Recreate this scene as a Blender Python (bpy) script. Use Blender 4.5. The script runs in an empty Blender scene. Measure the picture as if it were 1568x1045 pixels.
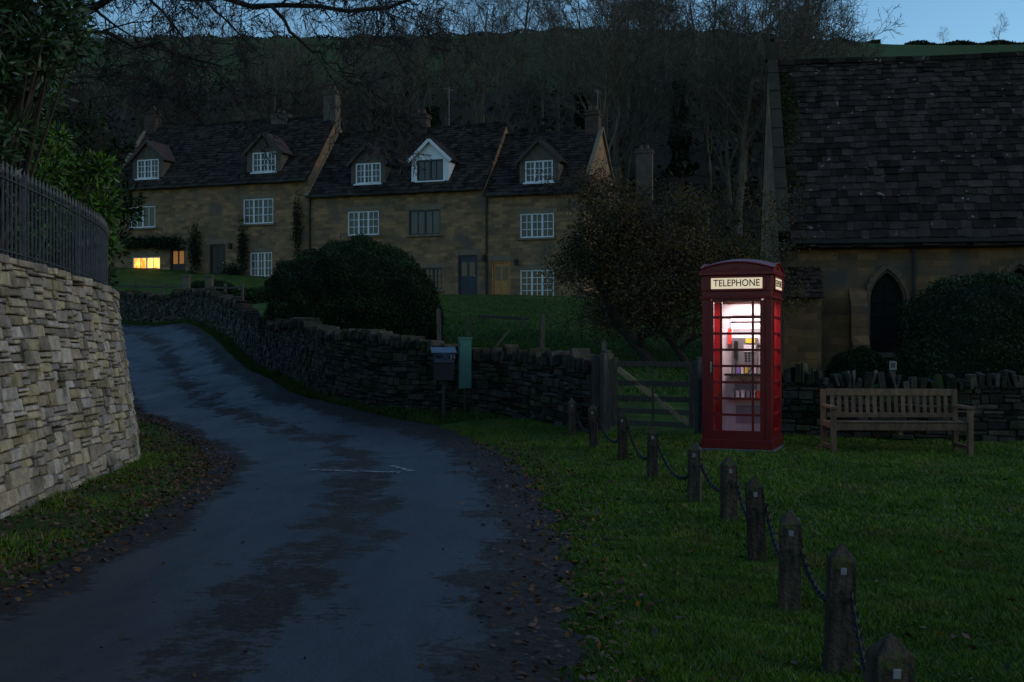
import bpy, math, random
import numpy as np
from mathutils import Vector, Matrix
random.seed(7); rng=np.random.default_rng(7)
R=random.random; U=random.uniform
scene=bpy.context.scene
col=scene.collection

# ------------------------------------------------------------------ materials
def M(name,c1,c2=None,scale=5,rough=.8,bump=0.0,bscale=30,rvar=0.0,spec=.3,metal=0,c3=None,c3scale=8,c3t=.62,hvar=0.0,lo=.35,hi=.65,brick=None,bbump=.5,stretch=None,c3w=.05):
    m=bpy.data.materials.new(name); m.use_nodes=True; n=m.node_tree.nodes; l=m.node_tree.links
    b=n['Principled BSDF']; b.inputs['Roughness'].default_value=rough
    b.inputs['Specular IOR Level'].default_value=spec; b.inputs['Metallic'].default_value=metal
    c2=c2 or tuple(x*.8 for x in c1)
    tc=n.new('ShaderNodeTexCoord'); vec=tc.outputs['Object']
    if stretch:
        mp=n.new('ShaderNodeMapping'); mp.inputs['Scale'].default_value=stretch; l.new(vec,mp.inputs['Vector']); vec=mp.outputs['Vector']
    nz=n.new('ShaderNodeTexNoise'); nz.inputs['Scale'].default_value=scale; nz.inputs['Detail'].default_value=7; nz.inputs['Roughness'].default_value=.62
    l.new(vec,nz.inputs['Vector'])
    mr=n.new('ShaderNodeMapRange'); mr.inputs['From Min'].default_value=lo; mr.inputs['From Max'].default_value=hi; l.new(nz.outputs['Fac'],mr.inputs['Value'])
    mx=n.new('ShaderNodeMix'); mx.data_type='RGBA'; mx.inputs['A'].default_value=(*c1,1); mx.inputs['B'].default_value=(*c2,1); l.new(mr.outputs['Result'],mx.inputs['Factor'])
    c=mx.outputs['Result']; hgt=None
    if brick:
        sp=n.new('ShaderNodeSeparateXYZ'); l.new(tc.outputs['Object'],sp.inputs[0])
        ad=n.new('ShaderNodeMath'); ad.operation='ADD'; l.new(sp.outputs['X'],ad.inputs[0]); l.new(sp.outputs['Y'],ad.inputs[1])
        nn=n.new('ShaderNodeTexNoise'); nn.inputs['Scale'].default_value=1.3; nn.inputs['Detail'].default_value=3; l.new(tc.outputs['Object'],nn.inputs['Vector'])
        a2=n.new('ShaderNodeMath'); a2.operation='MULTIPLY_ADD'; l.new(nn.outputs['Fac'],a2.inputs[0]); a2.inputs[1].default_value=.2; l.new(sp.outputs['Z'],a2.inputs[2])
        cb=n.new('ShaderNodeCombineXYZ'); l.new(ad.outputs[0],cb.inputs['X']); l.new(a2.outputs[0],cb.inputs['Y'])
        bt=n.new('ShaderNodeTexBrick'); bt.inputs['Scale'].default_value=1; bt.inputs['Brick Width'].default_value=brick[0]; bt.inputs['Row Height'].default_value=brick[1]
        bt.inputs['Mortar Size'].default_value=.011; bt.inputs['Mortar Smooth'].default_value=.4; bt.inputs['Color1'].default_value=(.60,.58,.58,1); bt.inputs['Color2'].default_value=(1.35,1.2,1.0,1); bt.inputs['Mortar'].default_value=(.8,.78,.76,1)
        bt.squash=1.4; bt.squash_frequency=3; bt.offset=.42
        l.new(cb.outputs[0],bt.inputs['Vector'])
        m2=n.new('ShaderNodeMix'); m2.data_type='RGBA'; m2.blend_type='MULTIPLY'; m2.inputs['Factor'].default_value=.95; l.new(c,m2.inputs['A']); l.new(bt.outputs['Color'],m2.inputs['B']); c=m2.outputs['Result']
        hgt=bt.outputs['Fac']
    if c3:
        n3=n.new('ShaderNodeTexNoise'); n3.inputs['Scale'].default_value=c3scale; n3.inputs['Detail'].default_value=4; l.new(tc.outputs['Object'],n3.inputs['Vector'])
        r3=n.new('ShaderNodeMapRange'); r3.inputs['From Min'].default_value=c3t; r3.inputs['From Max'].default_value=c3t+c3w; l.new(n3.outputs['Fac'],r3.inputs['Value'])
        m3=n.new('ShaderNodeMix'); m3.data_type='RGBA'; l.new(c,m3.inputs['A']); m3.inputs['B'].default_value=(*c3,1); l.new(r3.outputs['Result'],m3.inputs['Factor']); c=m3.outputs['Result']
    if rvar>0:
        at=n.new('ShaderNodeAttribute'); at.attribute_name='rnd'
        r2=n.new('ShaderNodeMapRange'); r2.inputs['To Min'].default_value=1-rvar; r2.inputs['To Max'].default_value=1+rvar; l.new(at.outputs['Fac'],r2.inputs['Value'])
        hs=n.new('ShaderNodeHueSaturation'); l.new(r2.outputs['Result'],hs.inputs['Value']); l.new(c,hs.inputs['Color'])
        if hvar:
            mm=n.new('ShaderNodeMath'); mm.operation='MULTIPLY'; mm.inputs[1].default_value=17.3; l.new(at.outputs['Fac'],mm.inputs[0])
            fr=n.new('ShaderNodeMath'); fr.operation='FRACT'; l.new(mm.outputs[0],fr.inputs[0])
            r4=n.new('ShaderNodeMapRange'); r4.inputs['To Min'].default_value=.5-hvar; r4.inputs['To Max'].default_value=.5+hvar; l.new(fr.outputs[0],r4.inputs['Value']); l.new(r4.outputs['Result'],hs.inputs['Hue'])
            r5=n.new('ShaderNodeMapRange'); r5.inputs['To Min'].default_value=.6; r5.inputs['To Max'].default_value=1.3; l.new(fr.outputs[0],r5.inputs['Value']); l.new(r5.outputs['Result'],hs.inputs['Saturation'])
        c=hs.outputs['Color']
    l.new(c,b.inputs['Base Color'])
    nrm=None
    if hgt is not None:
        b0=n.new('ShaderNodeBump'); b0.invert=True; b0.inputs['Strength'].default_value=bbump; b0.inputs['Distance'].default_value=.02; l.new(hgt,b0.inputs['Height']); nrm=b0.outputs['Normal']
    if bump>0:
        nb=n.new('ShaderNodeTexNoise'); nb.inputs['Scale'].default_value=bscale; nb.inputs['Detail'].default_value=5; l.new(tc.outputs['Object'],nb.inputs['Vector'])
        bp=n.new('ShaderNodeBump'); bp.inputs['Strength'].default_value=bump; bp.inputs['Distance'].default_value=.02; l.new(nb.outputs['Fac'],bp.inputs['Height'])
        if nrm: l.new(nrm,bp.inputs['Normal'])
        nrm=bp.outputs['Normal']
    if nrm: l.new(nrm,b.inputs['Normal'])
    return m
def EM(name,c,s):
    m=bpy.data.materials.new(name); m.use_nodes=True; b=m.node_tree.nodes['Principled BSDF']
    b.inputs['Base Color'].default_value=(*c,1); b.inputs['Emission Color'].default_value=(*c,1); b.inputs['Emission Strength'].default_value=s; return m
def PANE(name):
    m=bpy.data.materials.new(name); m.use_nodes=True; n=m.node_tree.nodes; l=m.node_tree.links; n.remove(n['Principled BSDF'])
    t=n.new('ShaderNodeBsdfTransparent'); t.inputs[0].default_value=(.93,.95,.95,1); g=n.new('ShaderNodeBsdfGlossy'); g.inputs['Roughness'].default_value=.03
    x=n.new('ShaderNodeMixShader'); x.inputs[0].default_value=.06; l.new(t.outputs[0],x.inputs[1]); l.new(g.outputs[0],x.inputs[2]); l.new(x.outputs[0],n['Material Output'].inputs['Surface']); return m

m_stoneL=M('limestone_blocks',(.36,.295,.205),(.20,.16,.115),scale=9,rough=.85,bump=.9,bscale=30,rvar=.45,hvar=.015,c3=(.10,.088,.055),c3scale=2.2,c3t=.56,c3w=.14)
m_core=M('wall_core_mortar',(.05,.045,.04),(.03,.027,.022),scale=8,bump=.5)
m_stoneD=M('drystone',(.068,.056,.042),(.032,.027,.021),scale=7,bump=.8,bscale=28,rvar=.6,hvar=.012,c3=(.026,.032,.014),c3scale=2.5,c3t=.5,c3w=.1,spec=.12)
m_cot=M('cottage_stone',(.29,.185,.095),(.165,.112,.068),scale=.9,rough=.9,bump=.5,bscale=14,brick=(.42,.17),c3=(.12,.092,.07),c3scale=.7,c3t=.53,c3w=.15)
m_church=M('church_stone',(.25,.15,.065),(.125,.08,.045),scale=1.1,rough=.9,bump=.5,bscale=14,brick=(.5,.2),c3=(.085,.07,.055),c3scale=.8,c3t=.5,c3w=.15)
m_dress=M('dressed_stone',(.22,.165,.105),(.13,.10,.07),scale=5,bump=.3)
m_stack=M('chimney_stone',(.12,.095,.07),(.07,.058,.045),scale=4,bump=.4)
m_dressd=M('weathered_coping_stone',(.050,.045,.032),(.028,.030,.018),scale=3,bump=.4,spec=.1)
m_roof=M('stone_slates',(.042,.034,.028),(.022,.018,.015),scale=3,rough=.9,bump=.6,bscale=20,rvar=.55,c3=(.11,.10,.085),c3scale=7,c3t=.67,spec=.08)
m_roofm=M('mossy_stone_slates',(.043,.031,.025),(.022,.017,.014),scale=2.5,rough=.9,bump=.6,bscale=20,rvar=.6,c3=(.17,.16,.15),c3scale=5.5,c3t=.675,c3w=.03,spec=.08)
m_tile=M('dormer_tiles',(.075,.042,.028),(.04,.028,.024),scale=6,bump=.4)
m_white=M('white_paint',(.72,.73,.74),(.6,.61,.62),scale=12,rough=.5)
m_grey=M('grey_paint',(.035,.045,.055),(.028,.035,.042),rough=.5)
m_glass=M('window_glass',(.012,.016,.022),(.02,.025,.03),scale=2,rough=.1,spec=.4)
m_leaded=M('leaded_church_glass',(.006,.007,.008),(.012,.012,.012),scale=9,rough=.45,spec=.12)
m_lit=M('lit_room',(1,.45,.08)); 
_n=m_lit.node_tree.nodes; _l=m_lit.node_tree.links; _b=_n['Principled BSDF']
_nz=_n.new('ShaderNodeTexNoise'); _nz.inputs['Scale'].default_value=2.6; _tc=_n.new('ShaderNodeTexCoord'); _l.new(_tc.outputs['Object'],_nz.inputs['Vector'])
_cr=_n.new('ShaderNodeValToRGB'); _cr.color_ramp.elements[0].position=.38; _cr.color_ramp.elements[0].color=(.6,.16,.01,1); _cr.color_ramp.elements[1].position=.62; _cr.color_ramp.elements[1].color=(1,.55,.12,1)
_l.new(_nz.outputs['Fac'],_cr.inputs[0]); _l.new(_cr.outputs[0],_b.inputs['Emission Color']); _b.inputs['Emission Strength'].default_value=2.6
m_amber=EM('amber_glass',(1,.33,.06),.12)
m_doorbl=M('blue_door_paint',(.02,.03,.05),(.015,.02,.035),rough=.4)
m_dooror=M('oak_door',(.50,.22,.06),(.34,.14,.04),scale=8,rough=.5)
m_doordk=M('dark_door',(.04,.028,.024),(.025,.02,.017),scale=8,rough=.5)
m_brick=M('chimney_brick',(.085,.052,.042),(.055,.042,.036),scale=4,brick=(.22,.075),bump=.3)
m_pot=M('clay_pot',(.11,.06,.04),(.08,.05,.035),scale=6)
m_pipe=M('black_iron',(.015,.015,.017),(.03,.022,.018),scale=12,rough=.5,metal=.3)
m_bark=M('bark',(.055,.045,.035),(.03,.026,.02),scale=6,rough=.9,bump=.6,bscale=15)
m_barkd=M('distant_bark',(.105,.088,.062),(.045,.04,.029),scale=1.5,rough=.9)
m_ivy=M('ivy_leaves',(.018,.032,.012),(.010,.018,.008),scale=1,rvar=.5,spec=.2)
m_hedge=M('hedge_leaves',(.022,.045,.012),(.012,.026,.008),scale=1.5,rvar=.6,hvar=.02,spec=.2)
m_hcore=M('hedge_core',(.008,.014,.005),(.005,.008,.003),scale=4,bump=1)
m_ever=M('evergreen_leaves',(.045,.085,.028),(.022,.045,.018),scale=2,rvar=.6,hvar=.02,rough=.45,spec=.35)
m_ever2=M('bright_green_leaves',(.07,.15,.018),(.035,.08,.012),scale=2,rvar=.6,hvar=.02,rough=.5,spec=.2)
m_brown=M('russet_leaves',(.095,.050,.020),(.048,.045,.018),scale=.9,rvar=.6,hvar=.03,spec=.15)
m_grass=M('grass_blades',(.105,.175,.016),(.060,.110,.011),scale=1.2,rvar=.55,hvar=.03,rough=.7,c3=(.13,.13,.03),c3scale=1.6,c3t=.58,c3w=.1,spec=.1)
m_grassf=M('paddock_blades',(.055,.105,.018),(.035,.07,.013),scale=.8,rvar=.5,hvar=.02,rough=.7,spec=.1)
m_litter=M('dead_leaves',(.11,.048,.020),(.05,.027,.015),scale=3,rvar=.6,hvar=.02,rough=.6,spec=.2)
m_wood=M('weathered_wood',(.10,.082,.062),(.045,.038,.03),scale=5,rough=.85,bump=.6,bscale=30,stretch=(6,6,.8),rvar=.25)
m_post=M('mossy_post_wood',(.078,.058,.040),(.024,.021,.016),scale=6,rough=.85,bump=.9,bscale=40,stretch=(5,5,.8),rvar=.25,c3=(.05,.06,.02),c3scale=9,c3t=.58,spec=.15)
m_bench=M('teak_bench',(.16,.095,.052),(.08,.05,.032),scale=5,rough=.7,bump=.3,stretch=(3,3,1),rvar=.25)
m_red=M('red_gloss_paint',(.19,.004,.007),(.13,.004,.006),scale=3,rough=.34,spec=.35,bump=.05,bscale=60)
m_conc=M('concrete',(.16,.155,.14),(.10,.10,.09),scale=10,bump=.4)
m_panel=M('booth_panel',(.70,.64,.66),(.52,.48,.51),scale=3,rough=.4)
m_shade=M('booth_grey_board',(.30,.27,.30),(.22,.2,.22),scale=5,rough=.5)
m_black=M('black_plastic',(.015,.015,.018),rough=.35)
m_steel=M('brushed_steel',(.4,.4,.42),rough=.35,metal=.8)
m_signw=EM('opal_sign_glass',(1,.78,.52),.55)
m_pane=PANE('booth_pane')
m_green=M('green_sign_paint',(.045,.15,.12),(.03,.11,.095),rough=.45)
m_blue=M('blue_liner_plastic',(.03,.05,.09),(.015,.02,.035),scale=7,rough=.3)
m_yel=M('yellow_card',(.7,.5,.05),rough=.5); m_vio=M('violet_card',(.28,.18,.5),rough=.5); m_redc=M('red_card',(.6,.04,.03),rough=.5)
m_refl=M('reflector',(.22,.225,.24),rough=.3)

# ------------------------------------------------------------------ mesh helpers
class MB:
    def __init__(s): s.v=[];s.f=[];s.m=[];s.r=[]
    def add(s,vs,fs,mi=0,r=None):
        o=len(s.v); r=R() if r is None else r
        s.v.extend([tuple(a) for a in vs]); s.r.extend([r]*len(vs))
        for f in fs: s.f.append(tuple(i+o for i in f)); s.m.append(mi)
    def box(s,c,sz,mi=0,rz=0,rx=0,ry=0,r=None,ch=0):
        hx,hy,hz=[a/2 for a in sz]
        mt=Matrix.Rotation(rz,3,'Z')@Matrix.Rotation(ry,3,'Y')@Matrix.Rotation(rx,3,'X')
        c=Vector(c)
        vs=[c+mt@Vector((x*hx,y*hy,z*hz)) for x,y,z in ((-1,-1,-1),(1,-1,-1),(1,1,-1),(-1,1,-1),(-1,-1,1),(1,-1,1),(1,1,1),(-1,1,1))]
        s.add(vs,[(0,3,2,1),(4,5,6,7),(0,1,5,4),(1,2,6,5),(2,3,7,6),(3,0,4,7)],mi,r)
    def beam(s,a,b,w,h,mi=0,r=None):
        a=Vector(a);b=Vector(b);d=(b-a).normalized(); up=Vector((0,0,1)) if abs(d.z)<.95 else Vector((0,1,0))
        x=d.cross(up).normalized()*w/2; y=x.cross(d).normalized()*h/2
        vs=[a-x-y,a+x-y,a+x+y,a-x+y,b-x-y,b+x-y,b+x+y,b-x+y]
        s.add(vs,[(0,3,2,1),(4,5,6,7),(0,1,5,4),(1,2,6,5),(2,3,7,6),(3,0,4,7)],mi,r)
    def tube(s,pts,rad,n=4,mi=0,r=None):
        vs=[];fs=[]
        prev=None
        for i,p in enumerate(pts):
            d=(pts[min(i+1,len(pts)-1)]-pts[max(i-1,0)]).normalized()
            if prev is None:
                up=Vector((0,0,1)) if abs(d.z)<.9 else Vector((1,0,0)); x=d.cross(up).normalized()
            else:
                x=(prev-d*prev.dot(d)); x=x.normalized() if x.length>1e-4 else d.orthogonal().normalized()
            prev=x; y=d.cross(x)
            for k in range(n):
                a=2*math.pi*k/n; vs.append(p+(x*math.cos(a)+y*math.sin(a))*rad[i])
        for i in range(len(pts)-1):
            for k in range(n):
                k2=(k+1)%n; fs.append((i*n+k,i*n+k2,(i+1)*n+k2,(i+1)*n+k))
        s.add(vs,fs,mi,r)
    def cyl(s,c,r0,r1,h,n=12,mi=0,r=None):
        x,y,z=c; vs=[]
        for k in range(n): a=2*math.pi*k/n; vs.append((x+r0*math.cos(a),y+r0*math.sin(a),z))
        for k in range(n): a=2*math.pi*k/n; vs.append((x+r1*math.cos(a),y+r1*math.sin(a),z+h))
        s.add(vs,[(k,(k+1)%n,n+(k+1)%n,n+k) for k in range(n)]+[tuple(range(n,2*n)),tuple(range(n-1,-1,-1))],mi,r)
    def build(s,name,mats,parent=None,bevel=0,smooth=False,loc=None,rz=None):
        me=bpy.data.meshes.new(name); me.from_pydata(s.v,[],s.f)
        for m in mats: me.materials.append(m)
        me.polygons.foreach_set('material_index',s.m)
        a=me.attributes.new('rnd','FLOAT','POINT'); a.data.foreach_set('value',s.r)
        if smooth: me.polygons.foreach_set('use_smooth',[True]*len(s.f))
        me.update()
        o=bpy.data.objects.new(name,me); col.objects.link(o)
        if parent: o.parent=parent
        if loc: o.location=loc
        if rz is not None: o.rotation_euler[2]=rz
        if bevel:
            b=o.modifiers.new('bevel','BEVEL'); b.width=bevel; b.segments=2; b.limit_method='ANGLE'
        return o
def empty(name,loc=(0,0,0),rz=0):
    o=bpy.data.objects.new(name,None); col.objects.link(o); o.location=loc; o.rotation_euler[2]=rz; return o
def npmesh(name,V,nper,mat,rnd,parent=None):
    n=len(V)//nper; me=bpy.data.meshes.new(name)
    me.vertices.add(len(V)); me.vertices.foreach_set('co',np.asarray(V,dtype=np.float32).ravel())
    me.loops.add(len(V)); me.loops.foreach_set('vertex_index',np.arange(len(V),dtype=np.int32))
    me.polygons.add(n); me.polygons.foreach_set('loop_start',np.arange(0,len(V),nper,dtype=np.int32))
    a=me.attributes.new('rnd','FLOAT','POINT'); a.data.foreach_set('value',np.repeat(np.clip(rnd,0,1),nper).astype(np.float32))
    me.materials.append(mat); me.update(calc_edges=True); me.validate()
    o=bpy.data.objects.new(name,me); col.objects.link(o)
    if parent: o.parent=parent
    return o
def leaves(name,C,size,mat,parent=None,asp=.5,rnd=None,flat=0.0,axis=None):
    C=np.asarray(C); n=len(C); d=rng.normal(size=(n,3)) if axis is None else axis+rng.normal(size=(n,3))*.25
    d[:,2]*=(1-flat); d/=np.linalg.norm(d,axis=1)[:,None]+1e-9
    e=rng.normal(size=(n,3)); e[:,2]*=(1-flat); e-=d*(e*d).sum(1)[:,None]; e/=np.linalg.norm(e,axis=1)[:,None]+1e-9
    s=(size*rng.uniform(.6,1.3,n))[:,None]
    V=np.stack([C+d*s,C+e*s*asp-d*s*.1,C-d*s,C-e*s*asp-d*s*.1],1).reshape(-1,3)
    return npmesh(name,V,4,mat,rng.random(n) if rnd is None else rnd,parent)

# ------------------------------------------------------------------ terrain
CP=np.array([(-10,-10,0),(0,-10,0),(10,-10,0),(0,0,0),(-6,0,.1),(8,0,0),(0,5,0),(0,10,0),(0,15,0),(-3,12,0),(0,18,0),(-3,21,0),(-6,21,.02),(3,8,.03),(3,12,.1),
(3.1,15,.19),(5,14.5,.14),(9,14,.12),(9,9,.08),(5,5,.03),(1.3,18,.12),(-5,8,.08),(-4.6,14,.03),(-9,12,.5),(-14,15,.9),(-6.5,25.5,.18),(-8,30,.62),(-10,34,1.05),(-13,38,1.4),
(-15,45,1.95),(-18,50,2.35),(-25,52,3),(-14,28,.9),(-25,30,1.8),(-4,28,1.1),(-4.5,32,1.3),(-7,37,2.0),(-10,44,2.9),(-15,51,3.2),(-18,57,4.4),(-22.6,62,5.1),(-12,58,4.5),(0,24,.95),
(0,30,1.4),(0,40,2.1),(0,50,3.2),(3.5,54,3.6),(-5,55,3.7),(-8.5,57,3.8),(3.5,27,.95),(8,30,.6),(12,28,.6),(8,40,1.5),(15,40,1.5),(10,55,3.5),(20,55,3.5),(7,20,.3),(12,18,.2),(20,15,.1),
(20,30,.6),(0,64,5),(15,64,5),(-15,64,5.6),(-30,64,6),(30,64,5),(-30,0,.5),(-30,15,1.2),(30,0,0)],float)
def _k(r2): return .5*r2*np.log(r2+1e-9)
_n0=len(CP); _A=np.zeros((_n0+3,_n0+3)); _d=((CP[:,None,:2]-CP[None,:,:2])**2).sum(2)
_A[:_n0,:_n0]=_k(_d)+np.eye(_n0)*.8; _A[:_n0,_n0]=1; _A[:_n0,_n0+1:]=CP[:,:2]; _A[_n0,:_n0]=1; _A[_n0+1:,:_n0]=CP[:,:2].T
_w=np.linalg.solve(_A,np.concatenate([CP[:,2],[0,0,0]]))
def gzn(x,y):
    x=np.asarray(x,float).ravel(); y=np.asarray(y,float).ravel(); out=np.empty(len(x))
    xc=np.clip(x,-32,32); yc=np.clip(y,-12,63)
    for i in range(0,len(x),20000):
        a=xc[i:i+20000]; b=yc[i:i+20000]
        r2=(a[:,None]-CP[None,:,0])**2+(b[:,None]-CP[None,:,1])**2
        out[i:i+20000]=_k(r2)@_w[:_n0]+_w[_n0]+_w[_n0+1]*a+_w[_n0+2]*b
    h=np.interp(y,[62,75,100,140,200,250,265,300,600,4000],[0,3,12,26,46,63,65.5,67,50,0])
    h=h+np.clip((y-80)/100,0,1)*(1.6*np.sin(x/37+1)+.8*np.sin(x/17+y/40))*np.clip((500-y)/200,0,1)
    return out+h
def gz(x,y): return float(gzn([x],[y])[0])
xs=np.concatenate([np.arange(-3000,-300,300),np.arange(-300,-60,12),np.arange(-60,-24,2),np.arange(-24,14,.4),np.arange(14,60,2),np.arange(60,300,12),np.arange(300,3001,300)])
ys=np.concatenate([np.arange(-3000,-100,290),np.arange(-100,-10,10),np.arange(-10,63,.5),np.arange(63,310,4),np.arange(310,1000,60),np.arange(1000,4001,300)])
XX,YY=np.meshgrid(xs,ys); ZZ=gzn(XX,YY)
me=bpy.data.meshes.new('ground'); nx=len(xs); ny=len(ys)
idx=np.arange(nx*ny).reshape(ny,nx)
F=np.stack([idx[:-1,:-1],idx[:-1,1:],idx[1:,1:],idx[1:,:-1]],-1).reshape(-1,4)
me.from_pydata(np.stack([XX.ravel(),YY.ravel(),ZZ],1).tolist(),[],F.tolist()); me.polygons.foreach_set('use_smooth',[True]*len(F)); me.update()
ground=bpy.data.objects.new('ground',me); col.objects.link(ground)
def ground_mat():
    m=bpy.data.materials.new('ground_turf'); m.use_nodes=True; n=m.node_tree.nodes; l=m.node_tree.links; b=n['Principled BSDF']; b.inputs['Roughness'].default_value=.95; b.inputs['Specular IOR Level'].default_value=.1
    tc=n.new('ShaderNodeTexCoord'); sp=n.new('ShaderNodeSeparateXYZ'); l.new(tc.outputs['Object'],sp.inputs[0])
    n1=n.new('ShaderNodeTexNoise'); n1.inputs['Scale'].default_value=1.6; n1.inputs['Detail'].default_value=9; n1.inputs['Roughness'].default_value=.7; l.new(tc.outputs['Object'],n1.inputs['Vector'])
    a=n.new('ShaderNodeMix'); a.data_type='RGBA'; a.inputs['A'].default_value=(.022,.042,.008,1); a.inputs['B'].default_value=(.062,.105,.018,1)
    mr=n.new('ShaderNodeMapRange'); mr.inputs['From Min'].default_value=.35; mr.inputs['From Max'].default_value=.65; l.new(n1.outputs['Fac'],mr.inputs[0]); l.new(mr.outputs[0],a.inputs['Factor'])
    n2=n.new('ShaderNodeTexNoise'); n2.inputs['Scale'].default_value=.03; n2.inputs['Detail'].default_value=5; l.new(tc.outputs['Object'],n2.inputs['Vector'])
    ma=n.new('ShaderNodeMath'); ma.operation='MULTIPLY_ADD'; l.new(n2.outputs['Fac'],ma.inputs[0]); ma.inputs[1].default_value=90; l.new(sp.outputs['Y'],ma.inputs[2])
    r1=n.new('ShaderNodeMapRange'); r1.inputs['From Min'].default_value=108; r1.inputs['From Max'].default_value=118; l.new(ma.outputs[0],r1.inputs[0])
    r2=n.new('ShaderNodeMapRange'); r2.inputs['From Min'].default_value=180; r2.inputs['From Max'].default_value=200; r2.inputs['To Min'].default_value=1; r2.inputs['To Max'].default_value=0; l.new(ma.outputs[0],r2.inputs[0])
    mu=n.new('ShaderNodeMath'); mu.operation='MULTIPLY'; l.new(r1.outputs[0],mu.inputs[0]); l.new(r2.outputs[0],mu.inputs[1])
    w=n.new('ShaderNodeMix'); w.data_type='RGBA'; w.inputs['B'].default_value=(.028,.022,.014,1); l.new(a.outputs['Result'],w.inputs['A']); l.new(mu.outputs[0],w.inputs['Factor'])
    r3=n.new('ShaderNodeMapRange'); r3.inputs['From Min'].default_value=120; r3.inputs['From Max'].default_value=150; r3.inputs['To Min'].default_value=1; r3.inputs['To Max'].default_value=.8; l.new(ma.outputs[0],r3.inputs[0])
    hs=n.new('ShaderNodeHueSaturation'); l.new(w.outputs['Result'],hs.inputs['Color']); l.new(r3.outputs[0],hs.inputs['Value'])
    l.new(hs.outputs[0],b.inputs['Base Color'])
    bp=n.new('ShaderNodeBump'); bp.inputs['Strength'].default_value=.6; bp.inputs['Distance'].default_value=.05; l.new(n1.outputs['Fac'],bp.inputs['Height']); l.new(bp.outputs[0],b.inputs['Normal'])
    return m
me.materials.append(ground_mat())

# ------------------------------------------------------------------ road
def resample(P,n,smooth=3):
    P=np.array(P,float); s=np.concatenate([[0],np.cumsum(np.linalg.norm(np.diff(P,axis=0),axis=1))])
    t=np.linspace(0,s[-1],n); Q=np.stack([np.interp(t,s,P[:,k]) for k in range(P.shape[1])],1)
    for _ in range(smooth):
        Q[1:-1]=(Q[:-2]+2*Q[1:-1]+Q[2:])/4
    return Q
RL0=[(-3.4,-12),(-3.3,0),(-3.25,7),(-3.2,9.35),(-3.45,12.4),(-3.95,15),(-5.0,18),(-6.1,20.4),(-7.6,22.9),(-9.5,27),(-12,34),(-16,43),(-20,50),(-34,62)]
RR0=[(.1,-12),(.22,0),(.29,5.33),(.42,8.5),(.26,12.8),(-.24,17.0),(-1.1,20.0),(-2.6,21.8),(-4.6,24.6),(-6.8,30),(-8.6,34.5),(-12,42.5),(-16.5,49),(-31,60)]
def byindex(P,n,sm):
    P=np.array(P,float); t=np.linspace(0,len(P)-1,n); Q=np.stack([np.interp(t,np.arange(len(P)),P[:,k]) for k in range(2)],1)
    for _ in range(sm): Q[1:-1]=(Q[:-2]+2*Q[1:-1]+Q[2:])/4
    return Q
NR=300; RL=byindex(RL0,NR,60); RR=byindex(RR0,NR,60)
RRj=RR.copy(); RRj[:,0]+=.06*np.sin(np.arange(NR)*.9)+.05*np.sin(np.arange(NR)*2.3+1)
NC=18; V=[]
for i in range(NR):
    for j in range(NC+1):
        t=j/NC; V.append(RL[i]*(1-t)+RRj[i]*t)
V=np.array(V); Z=gzn(V[:,0],V[:,1]); tt=np.tile(np.linspace(0,1,NC+1),NR); Z=Z+.015+.03*(1-(2*tt-1)**2)
me=bpy.data.meshes.new('road'); idx=np.arange(NR*(NC+1)).reshape(NR,NC+1)
F=np.stack([idx[:-1,:-1],idx[:-1,1:],idx[1:,1:],idx[1:,:-1]],-1).reshape(-1,4)
me.from_pydata(np.column_stack([V,Z]).tolist(),[],F.tolist()); me.polygons.foreach_set('use_smooth',[True]*len(F))
ea=me.attributes.new('across','FLOAT','POINT'); ea.data.foreach_set('value',tt.astype(np.float32)); me.update()
road=bpy.data.objects.new('road',me); col.objects.link(road)
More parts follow.
